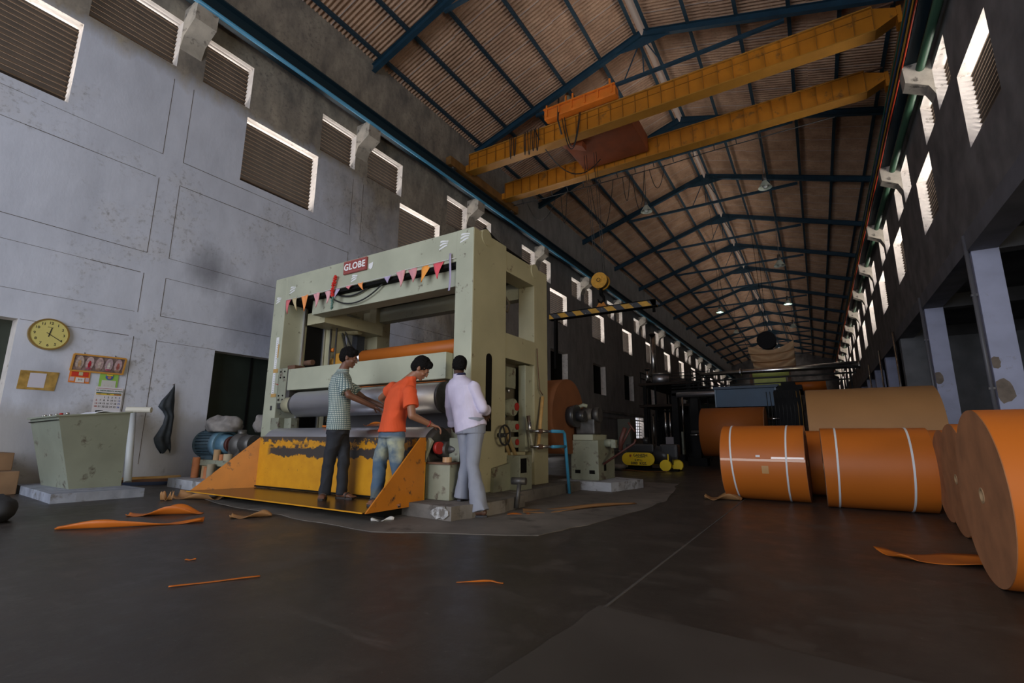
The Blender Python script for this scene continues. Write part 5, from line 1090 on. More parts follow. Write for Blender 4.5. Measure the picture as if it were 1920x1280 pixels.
# tubes standing on the plinth and on the motor frame
for k, (lab, x, y, z0, z1, r, m) in enumerate([
    ('tall orange brown cardboard core, leftmost on the plinth by the motor', -9.45, 4.62, .15, .50, .06, M_cardor), ('short tan core between the orange core and the darker one', -9.18, 4.66, .15, .36, .065, M_card),
    ('short orange core beside the short tan one', -9.05, 4.62, .15, .345, .055, M_cardor), ('brown grey core standing nearest the yellow guard', -8.86, 4.58, .15, .40, .060, mat('grey_card', (0.30, 0.25, 0.17), 0.85)),
    ('tan core standing on the motor frame', -8.98, 4.72, .46, .64, .058, M_card), ('small orange core on the motor frame', -8.80, 4.71, .46, .56, .045, M_cardor), ('stubby cream core, upper right on the motor frame', -8.62, 4.72, .46, .57, .075, mat('cream_card2', (0.42, 0.34, 0.22), 0.8))]):
    r_ = thing('cardboard_core', (x, y, z0), lab, 'cardboard core', 'cardboard cores by the motor')
    mb = MB(); mb.ring((x, y, z0+0.001), (x, y, z1), r, r*0.78, 28); mb.build('core_wall', m, r_)
    mb = MB(); mb.cyl((x, y, z0+0.002), (x, y, z0+0.02), r*0.78, n=20); mb.build('core_plug', M_black, r_)
# ================================================================ hook block lying on the floor
gh = thing('floor_pulley_block', (-4.0, 14.1, 0), 'black crane pulley block with yellow lettered side plates standing on the floor', 'pulley block')
def stadium(cx, cz, w, h, n=12):
    r = h/2; p = []
    for s, a0 in ((1, -PI/2), (-1, PI/2)):
        for i in range(n+1): a = a0 + PI*i/n; p.append((cx + s*(w/2-r) + r*math.cos(a), cz + r*math.sin(a)))
    return p
mb = MB(); mb.prism(stadium(-4.37, .305, .92, .35), 'y', 13.78, 13.83); mb.build('side_plate', mat('sign_yellow', (0.95, 0.66, 0.01), 0.5), gh)
mb = MB(); mb.prism(stadium(-4.28, .305, .92, .35), 'y', 14.25, 14.30); mb.build('side_plate', mat('sign_yellow', (0.7, 0.5, 0.02)), gh)
mb = MB(); mb.cyl((-4.6, 13.83, .3), (-4.6, 14.25, .3), .16, n=24); mb.cyl((-4.15, 13.83, .3), (-4.15, 14.25, .3), .16, n=24); mb.build('sheaves', M_blackpaint, gh)
mb = MB(); mb.box(-4.75, -3.95, 13.9, 14.2, .46, .72, .05); mb.cyl((-4.2, 14.05, .72), (-4.2, 14.05, .9), .08, n=12); mb.cyl((-3.95, 14.1, .42), (-3.45, 14.1, .36), .26, .2, n=24); mb.box(-3.8, -3.3, 13.9, 14.3, .3, .72, .08); mb.build('motor_body', M_blackpaint, gh)
mb = MB(); mb.box(-4.85, -3.3, 13.85, 14.3, 0.0, 0.05); mb.box(-4.7, -4.1, 13.9, 14.2, 0.05, 0.15); mb.build('skid', M_black, gh)
blt = mat('sign_black', (0.02, 0.02, 0.02), 0.5)
text_mesh('lettering', 'GANESH', 0.105, blt, gh, (-4.30, 13.777, .405), (1, 0, 0), (0, 0, 1), .002, bold=.002)
text_mesh('lettering', 'ENGINEERING CO.', 0.03, blt, gh, (-4.28, 13.777, .352), (1, 0, 0), (0, 0, 1), .002, bold=.0005)
text_mesh('red_emblem', '#', 0.10, M_red, gh, (-4.58, 13.777, .395), (1, 0, 0), (0, 0, 1), .002, bold=.003)
text_mesh('lettering', 'S.W.L.', 0.085, blt, gh, (-4.35, 13.777, .275), (1, 0, 0), (0, 0, 1), .002, bold=.002)
text_mesh('lettering', '5000  KGS.', 0.10, blt, gh, (-4.35, 13.777, .185), (1, 0, 0), (0, 0, 1), .002, bold=.002)
for x, y in ((-3.62, 13.78), (-3.38, 14.1)):
    mb = MB(); mb.cyl((x, y, .15), (x, y+.12, .15), .15, n=28); mb.build('wheel', mat('sign_yellow', (0.7, 0.5, 0.02)), gh)
mb = MB(); mb.bar((-3.55, 13.85, .28), (-3.55, 13.85, .45), .03); mb.build('handle', mat('sign_yellow', (0.7, 0.5, 0.02)), gh)
tag(bag('pale sack lying on the floor left of the yellow lettered pulley block', (-4.95, 13.6, .08), (.3, .25, .1), 21), 'pale sack lying on the floor left of the yellow lettered pulley block', 'sack')
scrap('long pale strip of paper on the floor in front of the pulley block', [(-4.7, 13.4), (-4.2, 13.4), (-3.5, 13.5), (-3.5, 13.35), (-4.2, 13.2), (-4.7, 13.3)], M_kraft, seed=31, group='kraft paper scraps on the floor')

# ================================================================ coating machine across the hall
M_mach = mat('machine_black', (0.014, 0.014, 0.014), 0.85, var=0.3, vscale=2, spec=0.15)
M_machg = mat('machine_dark_green', (0.03, 0.035, 0.028), 0.7, var=0.3, vscale=2)
cm = thing('coating_machine', (-2.2, 22, 0), 'dark paper coating machine with frames and rollers standing across the far hall', 'paper machine')
rr = random.Random(11)
def P(name, m, f, parent=None): b_ = MB(); f(b_); return b_.build(name, m, parent or cm)
for y in (17.2, 20.6, 24.2, 29, 35):
    for x in (-4.9, -0.75) if y > 18 else (-3.45, -0.95):
        h = 2.2 if y < 18 else {20.6: 2.7, 24.2: 3.0, 29: 3.25, 35: 3.3}[y]
        P('upright_frame', M_mach, lambda b: (b.box(x-.12, x+.12, y, y+.35, 0, h), b.box(x-.3, x+.3, y-.05, y+.4, 0, .25)))
for y, h in ((20.6, 2.7), (24.2, 3.0), (29, 3.25), (35, 3.3)):
    P('cross_member', M_mach, lambda b: b.box(-5.0, -.65, y, y+.3, h-.1, h+.12))
for (y, z, r) in ((20.2, 2.6, .10), (23.8, 2.85, .14), (24.6, 2.2, .3), (26, 1.2, .45), (27.5, 2.8, .25), (31, 1.8, .5), (18.4, .7, .28)):
    P('steel_roller', M_steel if r < .12 else M_machg, lambda b: b.cyl((-4.7 if y > 19 else -3.3, y, z), (-.9, y, z), r, n=24))
P('drive_cabinet', M_mach, lambda b: (b.box(-1.05, -.35, 17.0, 17.6, .9, 2.35, .02), b.box(-.95, -.4, 16.95, 17.0, 1.2, 2.1)))
P('cable_tray', M_mach, lambda b: (b.box(-1.0, -.3, 18.2, 20.5, 2.45, 2.6), b.box(-.9, -.5, 18.5, 22, 2.6, 2.75)))
for k in range(10): x = -1.25+k*.10; P('wire_bundle', mat('ochre_wire', (0.18, 0.10, 0.02), 0.6) if k > 7 else M_cable, lambda b: b.tube([(x, 16.98, 2.3), (x+.02, 16.95, 1.7+.1*rr.random()), (x+.01*rr.random(), 16.9, .9)], .012, 5))
P('bright_fittings', M_galv, lambda b: (b.cyl((-1.25, 16.9, 1.48), (-.95, 16.9, 1.48), .025, n=8), b.cyl((-.9, 16.9, 1.15), (-.9, 16.9, .9), .03, n=8), b.cyl((-3.5, 16.6, .98), (-3.2, 16.6, 1.0), .02, n=8)))
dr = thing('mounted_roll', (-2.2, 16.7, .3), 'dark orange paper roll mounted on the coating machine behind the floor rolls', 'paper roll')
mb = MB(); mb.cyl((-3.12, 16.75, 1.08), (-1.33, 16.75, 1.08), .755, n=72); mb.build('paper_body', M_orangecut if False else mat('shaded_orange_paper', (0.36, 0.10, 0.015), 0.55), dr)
mb = MB(); mb.ring((-1.335, 16.75, 1.08), (-1.31, 16.75, 1.08), .75, .06, 48); mb.build('roll_end', M_orangecut, dr)
mb = MB(); mb.cyl((-3.5, 16.75, 1.08), (-.9, 16.75, 1.08), .05, n=12); mb.build('shaft', M_dksteel, dr)
# blue sheeted hood
bh = thing('blue_hood', (-2.1, 19.4, 2.0), 'blue panelled hood above the mounted dark orange roll', 'hood')
mb = MB(); mb.box(-3.08, -1.12, 19.2, 19.6, 2.0, 2.66, .01); mb.build('panel', mat('hood_blue', (0.020, 0.062, 0.12), 0.5, var=0.15, vscale=2), bh)
mb = MB(); mb.box(-3.14, -1.0, 19.1, 19.7, 2.64, 2.74, .01); mb.build('top_rail', mat('hood_blue_dark', (0.012, 0.035, 0.07), 0.5), bh)
mb = MB(); mb.box(-1.14, -1.10, 19.16, 19.2, 2.0, 2.66); mb.box(-3.10, -3.06, 19.16, 19.2, 2.0, 2.66); mb.build('edge_strip', mat('hood_edge', (0.10, 0.16, 0.22), 0.4), bh)
mb = MB(); mb.bar((-3.0, 19.4, 0), (-3.0, 19.4, 2.0), .1); mb.bar((-1.2, 19.4, 0), (-1.2, 19.4, 2.0), .1); mb.build('support_legs', M_mach, bh)
# green film roll and orange roll beyond
gr = thing('green_film_roll', (-1.6, 25, 0), 'olive green paper web hanging high in the coating machine', 'paper web')
mb = MB(); mb.box(-2.28, -1.0, 25.0, 25.06, 2.6, 3.85); mb.build('web', mat('olive_paper', (0.50, 0.54, 0.14), 0.6, var=0.1), gr)
mb = MB(); mb.cyl((-2.33, 25.1, 3.82), (-.85, 25.1, 3.82), .18, n=28); mb.build('roll', mat('olive_paper', (0.50, 0.54, 0.14)), gr)
mb = MB(); mb.bar((-2.4, 25.1, 0), (-2.4, 25.1, 3.9), .12); mb.bar((-.85, 25.1, 0), (-.85, 25.1, 3.9), .12); mb.build('stand', M_rust, gr)
o2 = thing('far_orange_roll', (-.1, 25, 0), 'small orange paper roll beyond the right end of the green web', 'paper roll')
mb = MB(); mb.cyl((-.75, 25.4, 3.22), (.5, 25.4, 3.22), .24, n=28); mb.build('paper_body', M_orange, o2)
mb = MB(); mb.bar((-.7, 25.4, 0), (-.7, 25.4, 3.2), .12); mb.bar((.45, 25.4, 0), (.45, 25.4, 3.2), .12); mb.build('stand', M_mach, o2)
# overhead pipes
for lab, z, r, m, x0, x1, y in (('thick galvanised pipe crossing the hall above the coating machine', 3.46, .13, M_galv, -3.9, 1.5, 21.0), ('black pipe crossing just below the thick galvanised one', 3.18, .035, M_cable, -4.2, 1.36, 21.0), ('thin dark pipe lowest of the three crossing the hall', 2.96, .025, M_cable, -4.6, 1.2, 21.0)):
    q_ = thing('overhead_pipe', ((x0+x1)/2, y, z), lab, 'pipe')
    mb = MB(); mb.cyl((x0, y, z-.0), (x1, y+.0, z+.03), r*.55 if r > .05 else r, r, n=20); mb.build('pipe', m, q_)
    mb = MB(); [mb.ring((x, y, z+.012), (x+.04, y, z+.012), r*1.2, r*.9, 16) for x in (x1-.06, x0+1.5)]; mb.build('flange', m, q_)
    mb = MB(); mb.bar((x0+.2, y+.15, 0), (x0+.2, y+.15, z), .05); mb.bar((x1-.3, y+.15, 0), (x1-.3, y+.15, z), .05); mb.build('post', M_mach, q_)
# catwalk and pipe racks on the left of the machine
cw = thing('catwalk', (-6.5, 26, 0), 'dark steel catwalk with posts between the coating machine and the left wall', 'catwalk')
for x, y in ((-7.4, 25), (-5.2, 25), (-7.6, 31), (-5.2, 31), (-8, 38), (-5.2, 38)):
    mb = MB(); mb.bar((x, y, 0), (x, y, 3.6), .16); mb.build('post', M_mach, cw)
for z in (2.45, 3.55):
    mb = MB(); mb.box(-7.7, -5.0, 24.9, 40, z, z+.12); mb.build('deck', mat('rusty_deck', (0.03, 0.018, 0.012), 0.9), cw)
for x in (-7.6, -5.1):
    for z in (3.95, 4.25): mb = MB(); mb.bar((x, 25, z), (x, 40, z), .04); mb.build('hand_rail', M_mach, cw)
    for k in range(7): mb = MB(); mb.bar((x, 25+k*2.4, 3.6), (x, 25+k*2.4, 4.27), .04); mb.build('rail_post', M_mach, cw)
for k in range(6): mb = MB(); mb.bar((-4.6+k*.15, 21.6, 3.4), (-4.6+k*.15, 21.6, 2.9), .03); mb.bar((-5.2, 21.5, 3.0+k*.13), (-3.6, 21.5, 3.0+k*.13), .035); mb.build('rail_bars', M_mach, cm)
for lab, x, y, z0, z1, r in (('tall galvanised stack pipe on the catwalk left of the coating machine', -7.05, 25.6, 3.67, 6.4, .13), ('shorter shiny pipe beside the tall galvanised stack', -7.35, 25.4, 3.67, 4.5, .10), ('bright vertical pipe standing left of the mounted roll', -5.47, 24.6, 1.15, 3.1, .05), ('thin shiny vertical pipe behind the yellow lettered pulley block', -6.35, 24.7, .7, 2.3, .06), ('shiny vertical pipe just right of the thin one behind the pulley block', -6.15, 24.75, .7, 2.3, .045), ('faint shiny vertical pipe left of the thin one behind the pulley block', -6.95, 24.7, .5, 2.1, .03)):
    q_ = thing('vertical_pipe', (x, y, 0), lab, 'pipe'); mb = MB(); mb.cyl((x, y, z0), (x, y, z1), r, n=16); mb.build('pipe', M_galv, q_)
    mb = MB(); mb.bar((x, y+.05, 0), (x, y+.05, z0), .08); mb.ring((x, y, z1-.1), (x, y, z1-.04), r*1.35, r*.9, 16); mb.build('mount', M_mach, q_)
tk = thing('mixing_tank', (-6.9, 25.9, 3.67), 'shiny steel mixing tank on the catwalk', 'tank')
mb = MB(); mb.cyl((-6.75, 25.7, 3.67), (-6.75, 25.7, 4.15), .42, n=28); mb.build('vessel', M_steel, tk); mb = MB(); mb.cyl((-6.75, 25.7, 4.15), (-6.75, 25.7, 4.2), .48, n=28); mb.build('lid', M_galv, tk)
dk = thing('dark_cabinet', (-6.9, 27, 0), 'black machine housing standing below the catwalk', 'cabinet')
mb = MB(); mb.box(-7.5, -5.3, 27.5, 30, 0, 2.4, .02); mb.build('housing', M_mach, dk); mb = MB(); mb.box(-7.3, -6.5, 27.46, 27.5, .3, 1.5); mb.build('door', M_black, dk)
for lab, x0, x1, y, z0, z1, m in (('pale grey cabinet behind the yellow pulley block wheels', -6.35, -5.95, 24.5, 0, .95, mat('pale_cabinet', (0.36, 0.33, 0.34), 0.7)), ('narrow pale green cabinet left of the mounted dark orange roll', -5.75, -5.45, 24.3, .1, 1.2, M_pedworn)):
    q_ = thing('cabinet', ((x0+x1)/2, y, 0), lab, 'cabinet'); mb = MB(); mb.box(x0, x1, y, y+.5, 0.05, z1, .02); mb.build('body', m, q_); mb = MB(); mb.box(x0+.03, x1-.03, y+.02, y+.48, 0, .05); mb.build('base', M_black, q_)
gc_ = thing('wall_cabinet', (-11.3, 33.5, .9), 'pale grey green cabinet standing by the far left wall', 'cabinet')
mb = MB(); mb.box(-11.8, -10.9, 33.0, 34.3, 0.0, 2.2, .02); mb.build('body', mat('far_cabinet', (0.22, 0.22, 0.17), 0.7), gc_); mb = MB(); mb.box(-10.9, -10.88, 33.1, 34.2, .3, 2.0); mb.build('door', mat('far_cabinet_door', (0.2, 0.2, 0.16), 0.7), gc_)
# tarpaulin under the roof
cv = thing('canvas_sheet', (-1.9, 30, 4.6), 'tan canvas sheet sagging in folds high under the roof at the far end', 'canvas')
mb = MB()
def fcv(u, v):
    x = -2.95+2.3*u + (0.33*v if u < .5 else 0.12*v)*(1-u) - (0.0)*v; z = 6.0 - 1.45*v - .28*math.sin(PI*u)*(1-v*.3) + .18*max(0, (u-.85)*4)*(1-v)
    return (x, 30 + .22*math.sin(v*22 + 2*u) * (0.3+v) + .1*math.sin(u*5), z + .07*math.sin(v*20+3*math.sin(u*3)))
mb.grid(fcv, 30, 60); o = mb.build('cloth', mat('tan_canvas', (0.66, 0.44, 0.25), 0.9, var=0.12, vscale=2), cv); solidify(o, .01)
mb = MB(); mb.tube([(-2.95, 30, 6.0), (-4.0, 30, 9), (-4.42, 30, 15.85)], .012, 5); mb.tube([(-.65, 30, 6.1), (-1.5, 30, 9), (-2.53, 30, 15.35)], .012, 5); mb.build('tie_ropes', M_cable, cv)
ed = thing('exhaust_duct', (-2.3, 34, 6.2), 'black ribbed exhaust duct under the ridge above the canvas sheet', 'duct')
mb = MB(); mb.cyl((-2.2, 34, 7.0), (-2.5, 40, 7.9), .5, n=24)
for k in range(7): t = k/6; p = Vector((-2.2, 34, 7.0)).lerp(Vector((-2.5, 40, 7.9)), t); mb.ring(p, p+Vector((-.01, .15, .02)), .56, .45, 24)
mb.build('duct', mat('duct_black', (0.015, 0.015, 0.017), 0.8), ed)
mb = MB(); mb.cyl((-2.25, 34.5, 7.4), (-2.53, 34.5, 15.3), .015, n=6); mb.cyl((-2.5, 39.8, 8.3), (-2.53, 39.8, 15.3), .015, n=6); mb.build('hanger_rods', M_black, ed)
# galvanised downpipes near the right aisle
for k, (lab, x, y) in enumerate((('galvanised downpipe nearest the grey pier at the right aisle', 3.35, 27.6), ('second downpipe beyond the grey pier', 3.3, 33.2), ('third downpipe beyond the grey pier, farthest', 3.25, 39.2))):
    q_ = thing('downpipe', (x, y, 0), lab, 'pipe'); mb = MB(); mb.cyl((x, y, 0), (x, y, 5.7), .05, n=10); mb.build('pipe', M_galv, q_)
    mb = MB(); mb.box(x-.08, x+.08, y-.06, y+.06, 3, 3.08); mb.build('clamp', M_mach, q_)
# ================================================================ people
from mathutils import noise as mnoise
def V(*a): return Vector(a if len(a) > 1 else a[0])
def remesh(mb, name, voxel, m, parent, smooth=3, wrinkle=None, disp=None):
    me = bpy.data.meshes.new('tmp'); me.from_pydata([tuple(v) for v in mb.v], [], mb.f); me.update()
    bm = bmesh.new(); bm.from_mesh(me); bmesh.ops.remove_doubles(bm, verts=bm.verts, dist=1e-6); bmesh.ops.recalc_face_normals(bm, faces=bm.faces); bm.to_mesh(me); bm.free()
    o = bpy.data.objects.new('tmp', me); COL.objects.link(o)
    md = o.modifiers.new('r', 'REMESH'); md.mode = 'VOXEL'; md.voxel_size = voxel; md.use_smooth_shade = True
    if smooth: sm = o.modifiers.new('s', 'SMOOTH'); sm.iterations = smooth; sm.factor = 0.5
    dg = bpy.context.evaluated_depsgraph_get(); out = bpy.data.meshes.new_from_object(o.evaluated_get(dg))
    bpy.data.objects.remove(o)
    if wrinkle or disp:
        nr = [v.normal.copy() for v in out.vertices]
        for v, n in zip(out.vertices, nr):
            p = v.co
            d = 0
            if wrinkle:
                amp, sc, stretch, seed = wrinkle
                q = V(p.x*sc*stretch[0]+seed, p.y*sc*stretch[1], p.z*sc*stretch[2])
                q = q + V(mnoise.noise(q*0.6), mnoise.noise(q*0.6+V(5, 5, 5)), 0)*1.2
                k = mnoise.noise(q); d = amp*(1-abs(k)*2.6)
            v.co = p + n*d
    off = OFF[parent.name] if parent else Vector((0, 0, 0))
    for v in out.vertices: v.co -= off
    out.materials.clear(); out.materials.append(m); out.name = name
    for pl in out.polygons: pl.use_smooth = True
    ob = bpy.data.objects.new(name, out); COL.objects.link(ob); OFF[ob.name] = off.copy()
    if parent: ob.parent = parent
    return ob
def cap(mb, a, b, ra, rb):
    a, b = V(a), V(b); mb.cyl(a, b, ra, rb, n=20); mb.ball(a, ra, 16, 10); mb.ball(b, rb, 16, 10)
def loft(mb, rings, n=28):
    vs = []
    for (c, la, ha, de, hb) in rings:       # centre, lateral dir, half width, depth dir, half depth
        c, la, de = V(c), V(la).normalized(), V(de).normalized()
        for i in range(n):
            a = 2*PI*i/n; ca, sa = math.cos(a), math.sin(a)
            k = (abs(ca)**2.4 + abs(sa)**2.4)**(-1/2.4)
            vs.append(c + la*ha*ca*k + de*hb*sa*k)
    m = len(rings); fs = [(i*n+k, i*n+(k+1) % n, (i+1)*n+(k+1) % n, (i+1)*n+k) for i in range(m-1) for k in range(n)]
    fs += [tuple(range(n-1, -1, -1)), tuple((m-1)*n+k for k in range(n))]
    mb.add(vs, fs)
def ell(mb, c, ax, r, n=20, m=14):
    R3 = Matrix((ax[0], ax[1], ax[2])).transposed(); mb.ball(c, r, n, m, rot=R3)
def hand(mb, wrist, fdir, palm_n, side, curl=0.5, s=1.0):
    f = V(fdir).normalized(); pn = V(palm_n); pn = (pn - f*pn.dot(f)).normalized(); w = f.cross(pn)*side     # w points to the thumb side
    wrist = V(wrist); pc = wrist + f*0.048*s
    ell(mb, pc, (w, f, pn), (0.043*s, 0.052*s, 0.016*s)); ell(mb, pc - f*0.02*s + w*0.02*s, (w, f, pn), (0.024*s, 0.034*s, 0.018*s))
    for k, (off, L, r) in enumerate(((0.032, 0.072, .0090), (0.0105, 0.080, .0094), (-0.0115, 0.075, .0090), (-0.033, 0.060, .0080))):
        p = wrist + f*0.088*s + w*off*s; d = (f + w*off*2.2).normalized(); c = curl*(0.9+0.12*k)
        for j, (q, rr) in enumerate(((0.45, 1), (0.30, .93), (0.25, .84))):
            d = (d*math.cos(c*(0.75+0.35*j)) + pn*math.sin(c*(0.75+0.35*j))).normalized(); e = p + d*L*q*s; cap(mb, p, e, r*rr*s, r*rr*0.95*s); p = e
    p = wrist + f*0.022*s + w*0.034*s; d = (f*0.62 + w*0.75 + pn*0.25).normalized()
    for j, (L, rr) in enumerate(((0.034, .0125), (0.029, .0105), (0.024, .0090))):
        e = p + d*L*s; cap(mb, p, e, rr*s, rr*0.92*s); p = e; d = (d + f*0.25 - w*0.18 + pn*0.30*curl).normalized()
def head(mb, c, f, u, s=1.0):
    f, u = V(f).normalized(), V(u); u = (u - f*u.dot(f)).normalized(); r = f.cross(u); c = V(c); A = (r, f, u)
    def P(a, b, d): return c + r*a*s + f*b*s + u*d*s
    def E(a, b, d, x, y, z): ell(mb, P(a, b, d), A, (x*s, y*s, z*s))
    E(0, -.012, .025, .076, .096, .092); E(0, .018, -.035, .062, .074, .078); E(0, .040, -.075, .044, .046, .034); E(0, .070, -.092, .022, .020, .017)
    E(0, .074, .022, .052, .020, .018); E(0, .094, -.012, .011, .016, .026); E(0, .104, -.028, .015, .013, .010); E(0, .088, -.055, .024, .012, .008); E(0, .086, -.066, .021, .012, .008)
    for k in (-1, 1): E(k*.036, .062, -.026, .024, .022, .022); E(k*.078, -.008, -.008, .008, .019, .030); E(k*.081, -.013, .008, .008, .014, .014); E(k*.030, .078, .006, .014, .010, .008)
    return P, A
def hairmesh(P, A, s, m, parent, long=0.0, seed=0):
    mb = MB(); 
    def E(a, b, d, x, y, z): ell(mb, P(a, b, d), A, (x*s, y*s, z*s), 28, 20)
    E(0, -.022, .045, .083, .098, .088+long); E(0, -.050, .000, .079, .068, .074); E(0, .045, .082, .060, .045, .034+long)
    for k in (-1, 1): E(k*.068, -.018, .030, .016, .040, .036)
    return remesh(mb, 'hair', 0.006, m, parent, smooth=2, wrinkle=(0.006, 34, (1, 1, 1), seed))
def eyes(P, A, s, root):
    for k in (-1, 1):
        mb = MB(); ell(mb, P(k*.030, .0825, .002), A, (.011*s, .006*s, .005*s), 12, 8); e = mb.build('eye', mat('eye_white', (0.30, 0.25, 0.22), 0.6), root)
        mb = MB(); ell(mb, P(k*.030, .0868, .002), A, (.005*s, .003*s, .0045*s), 10, 6); mb.build('iris', M_blackpaint, e)
        mb = MB(); ell(mb, P(k*.032, .092, .022), A, (.019*s, .005*s, .004*s), 12, 6); mb.build('eyebrow', M_hair, e)
M_hair = mat('black_hair', (0.006, 0.0055, 0.0055), 0.9, spec=0.15)
M_sole = mat('sandal_sole', (0.035, 0.028, 0.025), 0.7)
def foot(mb, an, toe, s=1.0):
    an, toe = V(an), V(toe); fl = toe - an; fl.z = 0; f = fl.normalized(); r = V(f.y, -f.x, 0); z0 = toe.z
    heel = V(an.x, an.y, z0) - f*0.035*s; cap(mb, an, V(an.x, an.y, z0+.045*s), .036*s, .038*s); ell(mb, heel + V(0, 0, .035*s), (r, f, V(0, 0, 1)), (.032*s, .040*s, .035*s))
    mid = heel + f*0.14*s + V(0, 0, .028*s); cap(mb, heel + f*.03*s + V(0, 0, .04*s), mid, .034*s, .028*s); ell(mb, mid + f*.02*s - V(0, 0, .004), (r, f, V(0, 0, 1)), (.043*s, .05*s, .024*s))
    for k, (o, L, rr) in enumerate(((-.030, .045, .013), (-.012, .05, .0095), (.004, .046, .009), (.018, .04, .0085), (.031, .032, .008))):
        p = mid + f*.05*s + r*o*s - V(0, 0, .010*s); cap(mb, p, p + f*L*s - V(0, 0, .004*s), rr*s, rr*.9*s)
    return heel, f, r
def legs(mb, L):
    for h, k, a in L: cap(mb, h, k, .075, .050); cap(mb, k, a, .048, .036)
def sandal(name, an, toe, root, m=M_sole, s=1.0, strap=True):
    an, toe = V(an), V(toe); fl = toe - an; fl.z = 0; f = fl.normalized(); r = V(f.y, -f.x, 0); z0 = toe.z
    h = V(an.x, an.y, z0-.012) - f*0.075*s; mb = MB(); L = .275*s
    prof = [(0, .02), (.04, .034), (.12, .03), (.19, .043), (.245, .040), (.27, .02)]
    pts = [(h + f*a*s + r*w*s) for a, w in prof] + [(h + f*a*s - r*w*s) for a, w in reversed(prof)]
    mb.prism([(p.x, p.y) for p in pts], 'z', z0-.014, z0+.006); o = mb.build(name, m, root)
    if strap:
        mb = MB(); c = h + f*.18*s; mb.tube([c + r*.044*s + V(0, 0, .01), c + r*.035*s + V(0, 0, .06*s), c + V(0, 0, .072*s) + f*.01, c - r*.035*s + V(0, 0, .06*s), c - r*.044*s + V(0, 0, .01)], .010, 8); mb.build('strap', m, o)
    return o

